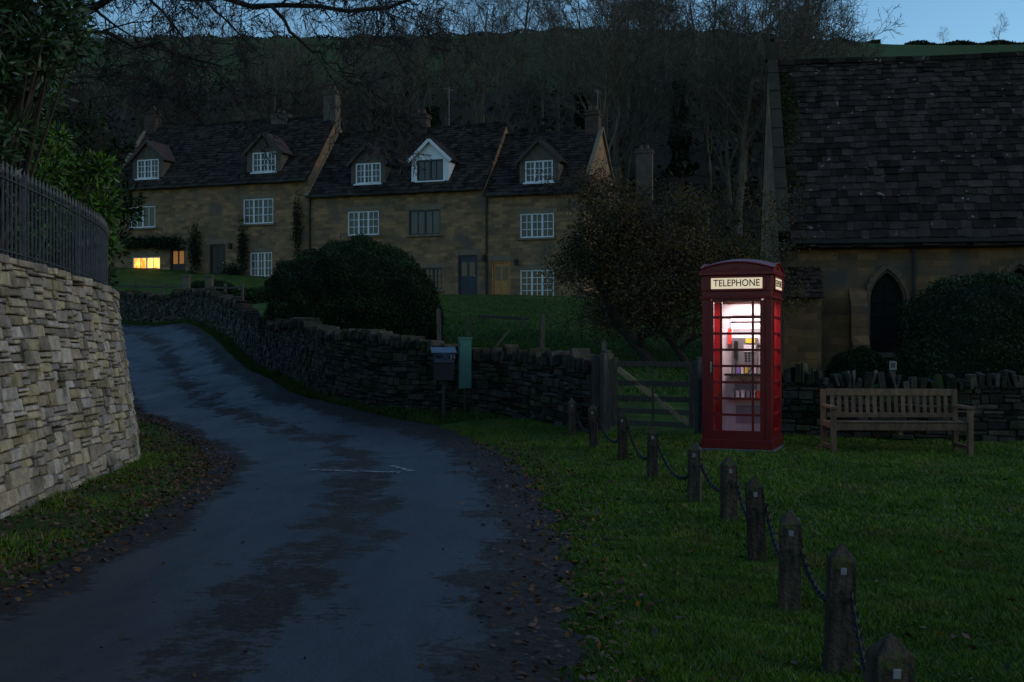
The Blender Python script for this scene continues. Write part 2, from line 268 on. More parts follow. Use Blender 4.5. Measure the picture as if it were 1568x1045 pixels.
def road_mat():
    m=bpy.data.materials.new('wet_asphalt'); m.use_nodes=True; n=m.node_tree.nodes; l=m.node_tree.links; b=n['Principled BSDF']
    tc=n.new('ShaderNodeTexCoord'); O=tc.outputs['Object']
    def noise(s,d=6,st=None,ro=.6):
        v=O
        if st: mp=n.new('ShaderNodeMapping'); mp.inputs['Scale'].default_value=st; l.new(O,mp.inputs[0]); v=mp.outputs[0]
        q=n.new('ShaderNodeTexNoise'); q.inputs['Scale'].default_value=s; q.inputs['Detail'].default_value=d; q.inputs['Roughness'].default_value=ro; l.new(v,q.inputs['Vector']); return q.outputs['Fac']
    def rng_(v,a,b_,c=0,d=1):
        q=n.new('ShaderNodeMapRange'); q.inputs['From Min'].default_value=a; q.inputs['From Max'].default_value=b_; q.inputs['To Min'].default_value=c; q.inputs['To Max'].default_value=d; l.new(v,q.inputs[0]); return q.outputs[0]
    def mth(op,a,b_):
        q=n.new('ShaderNodeMath'); q.operation=op
        for i,x in enumerate((a,b_)):
            if isinstance(x,(int,float)): q.inputs[i].default_value=x
            else: l.new(x,q.inputs[i])
        return q.outputs[0]
    def mix(f,a,b_):
        q=n.new('ShaderNodeMix'); q.data_type='RGBA'
        for nm,x in (('A',a),('B',b_)):
            if isinstance(x,tuple): q.inputs[nm].default_value=(*x,1)
            else: l.new(x,q.inputs[nm])
        l.new(f,q.inputs['Factor']); return q.outputs['Result']
    base=mix(rng_(noise(60,4),.35,.65),(.024,.028,.034),(.052,.057,.066))
    base=mix(rng_(noise(.9,6,(1,.3,1),.7),.42,.60),base,(.018,.020,.024))
    at=n.new('ShaderNodeAttribute'); at.attribute_name='across'; t=at.outputs['Fac']
    cen=rng_(mth('ABSOLUTE',mth('SUBTRACT',t,.50),0),.0,.24,1,0)
    edg=mth('MAXIMUM',rng_(t,.72,.97,0,1),rng_(t,.03,.2,1,0))
    band=mth('MAXIMUM',mth('MULTIPLY',cen,.62),edg)
    nn=mth('ADD',mth('MULTIPLY',noise(1.5,10,(1,.6,1),.78),.72),mth('MULTIPLY',noise(11,6,(.7,1.5,1),.7),.28))
    mud=rng_(mth('ADD',mth('MULTIPLY',band,.30),nn),.63,.685)
    base=mix(mud,base,mix(rng_(noise(30,5),.4,.6),(.008,.007,.006),(.038,.025,.017)))
    l.new(base,b.inputs['Base Color'])
    ro=rng_(noise(1.3,5,(1,.4,1)),.4,.62,.34,.58); ro2=mth('ADD',ro,mth('MULTIPLY',mud,.4)); l.new(ro2,b.inputs['Roughness']); b.inputs['Specular IOR Level'].default_value=.46
    bp=n.new('ShaderNodeBump'); bp.inputs['Strength'].default_value=.85; bp.inputs['Distance'].default_value=.015; l.new(noise(50,6,None,.7),bp.inputs['Height'])
    bp2=n.new('ShaderNodeBump'); bp2.inputs['Strength'].default_value=1.0; bp2.inputs['Distance'].default_value=.05; l.new(mth('MULTIPLY',mud,noise(18,6)),bp2.inputs['Height']); l.new(bp.outputs[0],bp2.inputs['Normal']); l.new(bp2.outputs[0],b.inputs['Normal'])
    return m
me.materials.append(road_mat())
mm=bpy.data.materials.new('worn_road_paint'); mm.use_nodes=True; n=mm.node_tree.nodes; l=mm.node_tree.links
tc=n.new('ShaderNodeTexCoord'); nz=n.new('ShaderNodeTexNoise'); nz.inputs['Scale'].default_value=14; nz.inputs['Detail'].default_value=6; l.new(tc.outputs['Object'],nz.inputs[0])
mr=n.new('ShaderNodeMapRange'); mr.inputs['From Min'].default_value=.42; mr.inputs['From Max'].default_value=.58; mr.inputs['To Max'].default_value=.75; l.new(nz.outputs['Fac'],mr.inputs[0]); l.new(mr.outputs[0],n['Principled BSDF'].inputs['Alpha']); n['Principled BSDF'].inputs['Base Color'].default_value=(.42,.43,.44,1)
mb=MB()
def strip(a,b,w):
    a=np.array(a);b=np.array(b);d=(b-a)/np.linalg.norm(b-a);nn=np.array([-d[1],d[0]])*w/2;N=14;vs=[]
    for i in range(N+1):
        p=a+(b-a)*i/N
        for q in (p-nn,p+nn): vs.append((q[0],q[1],gz(q[0],q[1])+.054))
    mb.add(vs,[(2*i,2*i+1,2*i+3,2*i+2) for i in range(N)])
strip((-2.5,14.1),(-1.35,13.7),.12); strip((-1.55,14.6),(-1.22,13.8),.09)
mb.build('road_marking',[mm])

# ------------------------------------------------------------------ stone walls
class Path:
    def __init__(s,P,n=200,sm=8):
        s.Q=resample(P,n,sm); s.s=np.concatenate([[0],np.cumsum(np.linalg.norm(np.diff(s.Q,axis=0),axis=1))]); s.L=s.s[-1]
        s.g=gzn(s.Q[:,0],s.Q[:,1]); T=np.gradient(s.Q,axis=0); T/=np.linalg.norm(T,axis=1)[:,None]; s.T=T
    def at(s,t):
        f=lambda a: float(np.interp(t,s.s,a))
        tx,ty=f(s.T[:,0]),f(s.T[:,1]); l=math.hypot(tx,ty)
        return f(s.Q[:,0]),f(s.Q[:,1]),f(s.g),tx/l,ty/l
def stone_wall(name,P,hf,side,course,slen,thick,batter,mat,coping=0,jit=.012,base_off=0.0,wv=1.0,rough=.010):
    pa=Path(P); e=empty(name); mb=MB()
    def pt(t,z,off):
        x,y,g,tx,ty=pa.at(t); nx_,ny_=(ty*side,-tx*side); return (x+nx_*off,y+ny_*off,g+z+base_off)
    def wob(t,k): return wv*(.014*math.sin(t*2.1+k*1.3)+.010*math.sin(t*5.3+k*2.7)+.006*math.sin(t*11+k*4.1))
    hm=max(hf(t) for t in np.linspace(0,pa.L,30)); z=-.06; kc=0
    while z<hm:
        ch=U(*course); t=U(-.1,0)
        while t<pa.L:
            ln=U(*slen)*(1.3 if R()<.15 else 1); a=max(t,0)+.005; b=min(t+ln,pa.L)-.005; t+=ln
            if b-a<.04: continue
            h=hf((a+b)/2)
            if z>h-.03: continue
            zt=min(z+ch,h+.01)+wob((a+b)/2,kc+1); zb=z+wob((a+b)/2,kc)
            split=(R()<.22 and ch>.09); f_=U(.35,.65)
            segs=[(zb,zt)] if not split else [(zb,zb+(zt-zb)*f_-.003),(zb+(zt-zb)*f_+.003,zt)]
            for z0,z1 in segs:
                z0+=.003+U(0,.003); z1-=.003+U(0,.008); j=U(-jit,jit); c=min(.013,(z1-z0)*.22)
                o0=thick/2-batter*z0/2.3+j; o1=thick/2-batter*z1/2.3+j+U(-.006,.006); bk=.14
                q=lambda: U(-rough,rough)
                vs=[pt(a,z0,o0-bk),pt(b,z0,o0-bk),pt(b,z1,o1-bk),pt(a,z1,o1-bk),
                    pt(a,z0,o0-c),pt(b,z0,o0-c),pt(b,z1,o1-c),pt(a,z1,o1-c),
                    pt(a+c+q(),z0+c+q()*.5,o0+q()),pt(b-c+q(),z0+c+q()*.5,o0+q()),pt(b-c+q(),z1-c+q()*.5,o1+q()),pt(a+c+q(),z1-c+q()*.5,o1+q())]
                fs=[]
                for k in range(4):
                    k2=(k+1)%4; fs.append((k,k2,4+k2,4+k)); fs.append((4+k,4+k2,8+k2,8+k))
                fs.append((8,9,10,11)); mb.add(vs,fs,0)
        z+=ch; kc+=1
    mb.build('stones',[mat],e)
    cb=MB(); N=int(pa.L/.4)+2; vs=[];fs=[]
    for i in range(N):
        t=pa.L*i/(N-1); h=hf(t)-.04
        vs+= [pt(t,-.3,thick/2-.06),pt(t,h,thick/2-.06-batter*h/2.3),pt(t,h,-thick/2),pt(t,-.3,-thick/2)]
    for i in range(N-1):
        for k in range(3): fs.append((4*i+k,4*i+k+1,4*i+5+k,4*i+4+k))
    fs.append((0,1,2,3)); fs.append((4*N-1,4*N-2,4*N-3,4*N-4)); cb.add(vs,fs); cb.build('core',[m_core],e)
    cp=MB(); t=0
    if coping==1:
        while t<pa.L-.05:
            w=U(.035,.11); x,y,g,tx,ty=pa.at(t+w/2); h=hf(t); hh=U(.11,.25)*(1.3 if R()<.15 else 1)
            lean=U(-.32,.32)
            cp.box((x,y,g+h+hh/2-.04+base_off),(w*.9,thick*U(.7,1.0),hh),0,rz=math.atan2(ty,tx)+U(-.2,.2),ry=lean,rx=U(-.1,.1)); t+=w+U(0,.03)
    elif coping==2:
        while t<pa.L-.05:
            w=U(.22,.5); x,y,g,tx,ty=pa.at(t+w/2); h=hf(t+w/2)
            nx_,ny_=ty*side,-tx*side; of=-batter*.5+U(-.015,.015)
            cp.box((x+nx_*of,y+ny_*of,g+h+.035+base_off),(w-.012,thick*1.02-batter*.8,U(.05,.09)),0,rz=math.atan2(ty,tx)+U(-.02,.02),ry=U(-.03,.03)); t+=w
    if cp.v: cp.build('coping',[mat],e,bevel=.012)
    return pa
LW=[(-3.9,2),(-4.15,6),(-4.62,9.85),(-4.84,12.5),(-5.05,14.6),(-5.45,16),(-6.5,17.8),(-8.3,19.8),(-10.8,22.7),(-13.3,26),(-16.5,31)]
wallL=stone_wall('roadside_stone_wall',LW,lambda t:2.42-.02*t,1,(.08,.15),(.11,.40),.5,.34,m_stoneL,coping=2,jit=.014,rough=.008,wv=1.3)
RW=[(1.4,18.55),(.9,19.5),(.2,20.6),(-1.1,21.6),(-2.6,22.7),(-3.7,24.2),(-4.7,26.5),(-5.9,29.4),(-7.4,33.2),(-9.0,37.2),(-12.3,44),(-17.3,50.8),(-24,56)]
stone_wall('drystone_wall',RW,lambda t:(.98+.04*math.sin(t*1.3)+.02*math.sin(t*3.1)+float(np.interp(t,[0,3,6,10,16,60],[0,0,.25,.22,.0,.0]))),-1,(.055,.12),(.1,.3),.5,.2,m_stoneD,coping=1,jit=.03,wv=1.6)
RW2=[(2.95,17.3),(3.6,16.9),(5,16.5),(8,16.2),(12,16),(22,15.6)]
stone_wall('drystone_wall',RW2,lambda t:.78+.04*math.sin(t*1.7),1,(.055,.11),(.1,.3),.45,.18,m_stoneD,coping=1,jit=.03,wv=1.6)

# ------------------------------------------------------------------ railing on the road wall
e=empty('iron_railing'); mb=MB(); t=1.0
prev=None
while t<wallL.L-.3:
    x,y,g,tx,ty=wallL.at(t); nx_,ny_=ty,-tx; of=-.2; h=2.42-.02*t+.05
    bx,by=x+nx_*of,y+ny_*of; b0=g+h
    big=int(t/.12)%16==0
    mb.beam((bx,by,b0),(bx,by,b0+.86+(.06 if big else 0)),.03 if big else .016,.03 if big else .016)
    mb.tube([Vector((bx,by,b0+.84)),Vector((bx,by,b0+.88)),Vector((bx,by,b0+.97))],[.008,.017,.001],4)
    if prev:
        for zz in (.1,.80): mb.beam((prev[0],prev[1],prev[2]+zz),(bx,by,b0+zz),.03,.012)
    prev=(bx,by,b0); t+=.12
m_rail=M('grey_iron_paint',(.07,.073,.08),(.035,.036,.04),scale=12,rough=.5)
mb.build('bars_and_rails',[m_rail],e)

# ------------------------------------------------------------------ cottages
def facade(mb,x0,x1,z0,z1,ops,y=0,dep=.18,mi=0):
    X=sorted({x0,x1,*[o[0] for o in ops],*[o[1] for o in ops]}); Zs=sorted({z0,z1,*[o[2] for o in ops],*[o[3] for o in ops]})
    for a,b in zip(X,X[1:]):
        for c,d in zip(Zs,Zs[1:]):
            mx_,mz_=(a+b)/2,(c+d)/2
            if any(o[0]<mx_<o[1] and o[2]<mz_<o[3] for o in ops): continue
            mb.add([(a,y,c),(b,y,c),(b,y,d),(a,y,d)],[(0,1,2,3)],mi,.5)
    for a,b,c,d in ops:
        mb.add([(a,y,c),(b,y,c),(b,y,d),(a,y,d),(a,y+dep,c),(b,y+dep,c),(b,y+dep,d),(a,y+dep,d)],[(0,1,5,4),(1,2,6,5),(2,3,7,6),(3,0,4,7)],mi,.5)
def window(fr,gl,xc,zc,w,h,nc=3,rows=3,y=.08,mi=0,gmi=0,cols=2,fw=.07):
    x0=xc-w/2;z0=zc-h/2
    fr.box((x0+fw/2,y,zc),(fw,.07,h),mi); fr.box((x0+w-fw/2,y,zc),(fw,.07,h),mi)
    fr.box((xc,y,z0+fw/2),(w-2*fw,.07,fw),mi); fr.box((xc,y,z0+h-fw/2),(w-2*fw,.07,fw),mi)
    iw=(w-2*fw); cw=iw/nc; zh=h-2*fw
    for i in range(1,nc): fr.box((x0+fw+cw*i,y-.002,zc),(.085,.06,zh),mi)
    for i in range(nc):
        cx=x0+fw+cw*(i+.5)
        for k in range(1,cols): fr.box((cx-cw/2+cw*k/cols,y+.006,zc),(.032,.03,zh),mi)
        for k in range(1,rows): fr.box((cx,y+.004,z0+fw+zh*k/rows),(cw-.085,.026,.032),mi)
    gl.add([(x0,y+.03,z0),(x0+w,y+.03,z0),(x0+w,y+.03,z0+h),(x0,y+.03,z0+h)],[(0,1,2,3)],gmi,.5)
def slates(mb,x0,x1,y0,z0,y1,z1,row=.24,tw=(.18,.42),mi=0,th=.03):
    L=math.hypot(y1-y0,z1-z0); dy,dz=(y1-y0)/L,(z1-z0)/L; ny_,nz_=-dz,dy
    if y1<y0: ny_,nz_=dz,-dy
    sag=lambda xx,ss: -.035*math.sin(max(0,min(1,ss/L))*math.pi)*(1+.6*math.sin(xx*.9+1))+.012*math.sin(xx*2.3+ss*1.7)
    s=-.12
    while s<L-.02:
        rr=row*(1.15-.4*s/L); x=x0-U(0,.3)
        while x<x1:
            w=U(*tw)*(1.15-.35*s/L); a=max(x,x0)+.004; b=min(x+w,x1)-.004; x+=w
            if b-a<.04: continue
            j=U(-.014,.018); s0=s+U(-.03,.03); s1=min(s+rr*1.35,L+.02); up=.045+j; h0=U(-.010,.012)
            def q(xx,ss,hh): hh=hh+sag(xx,ss)+.03; return (xx,y0+dy*ss+ny_*hh,z0+dz*ss+nz_*hh)
            vs=[q(a,s0,up-th),q(b,s0+U(-.015,.015),up-th+h0),q(b,s1,.0),q(a,s1,.0),q(a,s0,up),q(b,s0,up+h0),q(b,s1,.012),q(a,s1,.012)]
            mb.add(vs,[(4,5,6,7),(0,1,5,4),(1,2,6,5),(3,0,4,7)],mi)
        s+=rr
def prism(mb,poly,x0,x1,mi=0,r=.5):
    n=len(poly); vs=[(x0,p[0],p[1]) for p in poly]+[(x1,p[0],p[1]) for p in poly]
    mb.add(vs,[tuple(range(n-1,-1,-1)),tuple(range(n,2*n))]+[(k,(k+1)%n,n+(k+1)%n,n+k) for k in range(n)],mi,r)
def chimney(mb,x,y,z0,z1,w=.75,d=.6,mi=0,pmi=1,pots=2):
    mb.box((x,y,(z0+z1)/2),(w,d,z1-z0),mi); mb.box((x,y,z1-.12),(w+.12,d+.12,.1),mi); mb.box((x,y,z1+.03),(w+.06,d+.06,.06),mi)
    for k in range(pots): mb.cyl((x+(k-(pots-1)/2)*.32,y,z1+.06),.11,.09,.26,10,pmi)
def cottage(name,x0,x1,g,eave,ridge,hd,wins,doors,dorm,chims,loc=(3.5,55,0),rot=math.radians(-19),gabR=True,gabL=True,matw=None):
    e=empty(name,loc,rot); W=MB()
    ops=[(x-w/2,x+w/2,z-h/2,z+h/2) for x,z,w,h,*_ in wins]+[(x-w/2,x+w/2,z0,z0+h) for x,z0,w,h,_ in doors]
    facade(W,x0,x1,g-1.2,eave,ops)
    D=2*hd
    for x in (x0,x1):
        W.add([(x,0,g-1.2),(x,D,g-1.2),(x,D,eave),(x,hd,ridge-.05),(x,0,eave)],[(0,1,2,3,4)] if x==x1 else [(4,3,2,1,0)],0,.5)
    W.add([(x0,D,g-1.2),(x1,D,g-1.2),(x1,D,eave),(x0,D,eave)],[(3,2,1,0)],0,.5)
    W.build('walls',[matw or m_cot],e)
    T=MB(); sl=(ridge-eave)/hd
    slates(T,x0,x1,-.18,eave-.18*sl+.12,hd,ridge+.06); slates(T,x0,x1,D+.18,eave-.18*sl+.12,hd,ridge+.06)
    x=x0
    while x<x1-.1: T.box((x+.2,hd,ridge+.1+.02*math.sin(x*.8)),(.38,.26,.12),0,ry=U(-.03,.03)); x+=.4
    T.build('roof_slates',[m_roof],e)
    bd=MB(); bd.add([(x0,-.1,eave-.06),(x1,-.1,eave-.06),(x1,hd,ridge-.06),(x0,hd,ridge-.06),(x0,D+.1,eave-.06),(x1,D+.1,eave-.06)],[(0,1,2,3),(3,2,5,4)],0,.5); bd.build('roof_deck',[m_core],e)
    C=MB()
    for x,f in ((x0,gabL),(x1,gabR)):
        if f:
            for ya,yb in ((-.22,hd),(D+.22,hd)):
                C.beam((x,ya,eave-.22*sl+.2),(x,yb,ridge+.2),.22,.1)
    G=MB(); G.beam((x0+.05,-.24,eave-.1),(x1-.05,-.24,eave-.1),.1,.09); G.box((x0+.12,-.06,(g+eave)/2-.1),(.08,.08,eave-g-.1)); G.build('gutter_and_downpipe',[m_pipe],e)
    F_=MB(); GL=MB()
    for x,z,w,h,nc,rows,wt in wins:
        window(F_,GL,x,z,w,h,nc,rows,mi=(0 if wt!='g' else 1),gmi=(1 if wt=='l' else 0))
        C.box((x,-.03,z-h/2-.055),(w+.2,.16,.1)); C.box((x,.06,z+h/2+.12),(w+.3,.13,.22))
    F_.build('window_frames',[m_white,m_grey],e); GL.build('window_glass',[m_glass,m_lit],e)
    for x,z0,w,h,dm in doors:
        Dm=MB(); Dm.box((x,.14,z0+h/2),(w-.12,.05,h-.06),0)
        for sx in (-1,1): Dm.box((x+sx*(w/2-.04),.1,z0+h/2),(.08,.1,h),1)
        Dm.box((x,.1,z0+h-.04),(w-.16,.1,.08),1)
        for sx in (-.2,.2):
            for zz,hh in ((.5,.6),(1.35,.7)): Dm.box((x+sx*w,.11,z0+zz),(w*.28,.02,hh),2 if zz>1 and dm[1] else 1)
        Dm.box((x+w*.32,.1,z0+1.0),(.04,.06,.04),3)
        Dm.build('door',[dm[0],dm[0],dm[1] or dm[0],m_steel],e)
        C.box((x,.06,z0+h+.13),(w+.35,.13,.25)); C.box((x,-.2,z0-.06),(w+.3,.5,.14))
        L_=MB(); L_.box((x+w*.85,-.12,z0+1.85),(.16,.16,.26)); L_.box((x+w*.85,-.05,z0+2.02),(.05,.16,.04)); L_.build('wall_lantern',[m_pipe],e)
    C.build('stone_dressings',[m_dress],e,bevel=.01)
    for x,w,wt in dorm:
        Dn=MB(); zb=eave+.38; zt=zb+1.25; za=zt+.98; yf=.28; hw=w/2
        wo=(x-.72,x+.72,zb+.14,zt-.04)
        facade(Dn,x-hw,x+hw,zb-.15,zt,[wo],y=yf,dep=.1,mi=0)
        Dn.add([(x-hw,yf,zt),(x+hw,yf,zt),(x,yf,za-.1)],[(0,1,2)],3 if wt=='p' else 0,.5)
        for sx in (-1,1):
            yr=lambda z:(z-eave)/sl+.15
            Dn.add([(x+sx*hw,yf,zb-.2),(x+sx*hw,yf,zt),(x+sx*hw,yr(zt)+.3,zt),(x+sx*hw,yr(zb),zb-.2)],[(0,1,2,3)],0,.5)
            ex=x+sx*(hw+.18); ez=zt-.14; yb_=yr(za)+.4
            n1=.07
            vs=[(x,yf-.16,za),(ex,yf-.16,ez),(ex,yr(zt)+.5,ez),(x,yb_,za),(x,yf-.16,za+n1),(ex,yf-.16,ez+n1),(ex,yr(zt)+.5,ez+n1),(x,yb_,za+n1)]
            Dn.add(vs,[(0,1,2,3),(4,5,6,7),(0,1,5,4),(1,2,6,5)],1,.5)
            Dn.beam((x,yf-.175,za-.03),(ex,yf-.175,ez-.03),.05,.15,3 if wt=='p' else 4)
        window(Dn,Dn,x,(wo[2]+wo[3])/2,1.44,wo[3]-wo[2],3 if wt!='p' else 2,3 if wt!='p' else 1,y=yf+.05,mi=3 if wt!='p' else 5,gmi=2)
        Dn.box((x,yf-.03,wo[2]-.04),(1.6,.12,.07),3)
        Dn.build('dormer',[m_stack if wt!='p' else m_white,m_tile if wt=='t' else m_roof,m_glass,m_white,m_doordk,m_grey],e)
    Cm=MB()
    for x,z1,w,st in chims: chimney(Cm,x,hd,ridge-1,z1,w,mi=st,pmi=2)
    if chims: Cm.build('chimneys',[m_stack,m_brick,m_pot],e)
    return e
wn='w'
cC=cottage('stone_cottage',-5.147,0,3.6,8.9,12.3,3.3,
  [(-2.415,7.27,1.75,1.2,3,3,wn),(-2.415,4.4,1.75,1.4,3,4,wn)],[(-4.3,3.62,1.0,1.95,(m_dooror,m_glass))],[(-2.4,2.0,'s')],[(-.45,13.3,.7,1)],gabL=False)
cB=cottage('stone_cottage',-15.05,-5.15,3.8,9.25,12.95,3.3,
  [(-8.4,7.63,1.75,1.25,2,1,'g'),(-11.85,7.7,1.8,1.25,3,3,wn),(-7.95,4.75,1.0,1.1,2,3,'g')],[(-6.05,3.85,1.05,2.05,(m_doorbl,m_glass)),(-10.2,3.85,.95,2.0,(m_doordk,None))],[(-8.22,2.05,'p'),(-11.7,1.95,'s')],[(-10.0,13.75,.8,1)],gabR=False,gabL=True)
cA=cottage('stone_cottage',-27.55,-15.06,4.8,10.15,14.0,3.3,
  [(-18.08,8.55,1.85,1.35,3,3,wn),(-25.45,8.5,1.7,1.2,2,1,wn),(-17.9,5.5,1.35,1.7,3,4,wn),(-25.2,5.65,1.85,1.25,2,2,'l')],
  [(-23.14,4.85,1.0,1.9,(m_doordk,m_amber)),(-20.6,4.85,1.0,2.0,(m_doordk,None))],[(-17.88,2.1,'t'),(-25.3,2.0,'t')],[(-15.4,15.4,.75,0),(-18.6,14.3,1.0,0),(-27.2,15.1,.75,1)],gabR=False)
cD=cottage('stone_cottage',0,4.2,3.6,6.2,9.2,3.0,[],[],[],[(.7,12.1,.9,0)],loc=(6.0,60,0),rot=math.radians(-12),gabR=False,gabL=False)
mb=MB(); mb.tube([Vector((0,0,0)),Vector((0,0,2.2))],[.02,.015],5)
mb.beam((-.35,0,2.05),(.35,0,2.05),.012,.012)
for k in range(6): mb.beam((-.3+k*.12,-.12,2.05),(-.3+k*.12,.12,2.05),.008,.008)
m_aer=M('dull_alloy',(.2,.2,.21),rough=.6)
a=mb.build('aerial',[m_aer],cB); a.location=(-8.4,3.3,13.0); a.rotation_euler[2]=1.2
a2=bpy.data.objects.new('aerial',a.data); col.objects.link(a2); a2.parent=cC; a2.location=(-.2,3.3,12.3); a2.rotation_euler[2]=1.5

# ------------------------------------------------------------------ church
ch=empty('stone_church',(7.03,30,0),math.radians(-9))
W=MB(); gE=.2; ev=4.2; rg=9.8; hd=4.2; LX=17
arches=[(2.75,.42,1.3,2.65),(6.0,.45,1.5,2.7),(9.5,.45,1.5,2.7),(13,.45,1.5,2.7)]
ops=[(x-a,x+a,zb,zs+a*1.732) for x,a,zb,zs in arches]
facade(W,0,LX,gE-1,ev,ops,dep=.3)
def arcpts(x,a,zs,sc=1.0,n=8):
    pr=[(x-a*sc+2*a*sc*math.cos(t),zs+2*a*sc*math.sin(t)) for t in np.linspace(0,math.pi/3,n)]
    pl=[(2*x-p[0],p[1]) for p in pr]
    return pr,pl
Dr=MB(); G=MB(); AS=MB()
for x,a,zb,zs in arches:
    zt=zs+a*1.732
    for side in arcpts(x,a,zs):
        for p,q in zip(side,side[1:]):
            W.add([(p[0],0,p[1]),(q[0],0,q[1]),(q[0],0,zt),(p[0],0,zt)],[(0,1,2,3)],0,.5)
            W.add([(p[0],0,p[1]),(q[0],0,q[1]),(q[0],.3,q[1]),(p[0],.3,p[1])],[(0,1,2,3)],0,.5)
    for side in arcpts(x,a+.1,zs):
        for p,q in zip(side,side[1:]): AS.beam((p[0],-.03,p[1]),(q[0],-.03,q[1]),.1,.14)
    for sx in (-1,1): AS.box((x+sx*(a+.1),-.02,(zb+zs)/2),(.15,.07,zs-zb))
    AS.box((x,-.03,zb-.07),(2*a+.4,.2,.13))
    G.add([(x-a,.26,zb),(x+a,.26,zb),(x+a,.26,zt),(x-a,.26,zt)],[(0,1,2,3)],0,.5)
    G.box((x,.22,(zb+zs)/2+.2),(.035,.04,zs-zb+.6))
    for k in range(5): G.box((x,.225,zb+.25+k*.35),(2*a,.03,.02))
AS.build('window_surrounds',[M('ochre_dressing',(.15,.10,.058),(.09,.065,.042),scale=5,bump=.3)],ch,bevel=.01)
W.add([(0,0,gE-1),(0,2*hd,gE-1),(0,2*hd,ev),(0,hd,rg+.1),(0,0,ev)],[(4,3,2,1,0)],0,.5)
W.add([(.3,0,ev-.3),(.3,2*hd,ev-.3),(.3,hd,rg+.1)],[(0,1,2)],0,.5)
W.add([(LX,0,gE-1),(LX,2*hd,gE-1),(LX,2*hd,ev),(LX,hd,rg),(LX,0,ev)],[(0,1,2,3,4)],0,.5)
W.add([(0,2*hd,gE-1),(LX,2*hd,gE-1),(LX,2*hd,ev),(0,2*hd,ev)],[(3,2,1,0)],0,.5)
for bx,bw,bt,bz in ((2.0,.42,.5,3.0),(4.4,.45,.6,3.3),(7.7,.45,.6,3.3),(11.2,.45,.6,3.3)):
    prism(W,[(.02,gE-1),(-bt-.25,gE-1),(-bt-.25,1.5),(-bt,1.75),(-bt,bz-.5),(.02,bz)],bx-bw/2,bx+bw/2)
prism(W,[(.02,gE-1),(-.9,gE-1),(-.9,2.75),(.02,2.95)],.06,1.0)
W.build('walls',[m_church],ch)
T=MB(); sl=(rg-ev)/hd
slates(T,.3,LX,-.2,ev-.2*sl+.15,hd,rg+.05,row=.27,tw=(.14,.42),th=.04); slates(T,.3,LX,2*hd+.2,ev-.2*sl+.15,hd,rg+.05,row=.27,tw=(.2,.5),th=.035)
slates(T,.0,1.06,-1.0,2.72,.0,3.5,row=.2,tw=(.15,.3))
x=.3
while x<LX: T.box((x+.24,hd,rg+.1+.02*math.sin(x)),(.46,.3,.14),0,ry=U(-.03,.03)); x+=.48
T.build('roof_slates',[m_roofm],ch)
bd=MB(); bd.add([(.2,-.12,ev-.1),(LX,-.12,ev-.1),(LX,hd,rg-.1),(.2,hd,rg-.1),(.2,2*hd+.1,ev-.1),(LX,2*hd+.1,ev-.1)],[(0,1,2,3),(3,2,5,4)],0,.5); bd.build('roof_deck',[m_core],ch)
for k in range(9):
    for s_ in (0,1):
        f0,f1=k/9,(k+1)/9; ya,yb=(-.25+(hd+.25)*f0,-.25+(hd+.25)*f1) if not s_ else (2*hd+.25-(hd+.25)*f0,2*hd+.25-(hd+.25)*f1)
        za=ev+.2+(rg+.3-ev-.2)*f0; zb=ev+.2+(rg+.3-ev-.2)*f1
        Dr.beam((.12,ya,za),(.12,yb,zb-.02),.3,.2)
Dr.box((.12,hd,rg+.45),(.4,.4,.5)); Dr.box((.12,hd,rg+.8),(.12,.12,.4)); Dr.box((.12,hd,rg+.85),(.12,.36,.1)); 
Dr.beam((0,-.1,ev-.12),(LX,-.1,ev-.12),.18,.16)
Dr.build('stone_dressings',[m_dressd],ch,bevel=.015)
G.build('window_glass',[m_leaded],ch)
P_=MB(); P_.beam((.3,-.3,ev-.02),(LX,-.3,ev-.02),.12,.1); P_.box((.14,-.07,2.4),(.09,.09,3.6)); P_.box((3.4,-.09,2.4),(.08,.08,3.6)); P_.build('gutter_and_downpipe',[m_pipe],ch)
n=5000; yy=hd-np.abs(rng.normal(size=n))*.35; mx_=rng.uniform(.2,LX,n); keep=(np.sin(mx_*2.1)+np.sin(mx_*5.3)+rng.normal(size=n)*.7>.3)|(mx_<.6)
mossP=np.column_stack([mx_,yy,ev+(rg-ev)*yy/hd+.13])[keep]
n=2500; yy=rng.uniform(0,hd,n); mossP=np.concatenate([mossP,np.column_stack([.3+rng.random(n)**2*.5,yy,ev+(rg-ev)*yy/hd+.13])])
leaves('roof_moss',mossP,.035,M('moss',(.05,.06,.015),(.03,.035,.01),scale=2,rvar=.4,spec=.1),ch,asp=.8)

# ------------------------------------------------------------------ telephone box
px,py=3.07,15.15; pb=empty('telephone_box',(px,py,gz(px,py)-.02),math.radians(-21))
mb=MB(); mb.box((0,0,.0),(.99,.99,.08)); mb.build('concrete_base',[m_conc],pb,bevel=.01)
mb=MB(); H=.45
mb.box((0,0,.10),(.93,.93,.12),0); 
for sx in (-1,1):
    for sy in (-1,1):
        mb.box((sx*.405,sy*.405,1.08),(.09,.09,1.86),0)
        mb.box((sx*.385,sy*.385,1.08),(.09,.09,1.84),0)
mb.box((0,0,2.05),(.90,.90,.09),0)
for sx,sy in ((0,-1),(1,0),(-1,0),(0,1)):
    if sx==0:
        mb.box((0,sy*.435,2.185),(.90,.05,.2),0); mb.box((0,sy*.47,2.095),(.74,.03,.02),0); mb.box((0,sy*.47,2.275),(.74,.03,.02),0)
        for k in (-1,1): mb.box((k*.36,sy*.47,2.185),(.02,.03,.16),0)
    else:
        mb.box((sx*.435,0,2.185),(.05,.82,.2),0); mb.box((sx*.47,0,2.095),(.03,.74,.02),0); mb.box((sx*.47,0,2.275),(.03,.74,.02),0)
        for k in (-1,1): mb.box((sx*.47,k*.36,2.185),(.03,.02,.16),0)
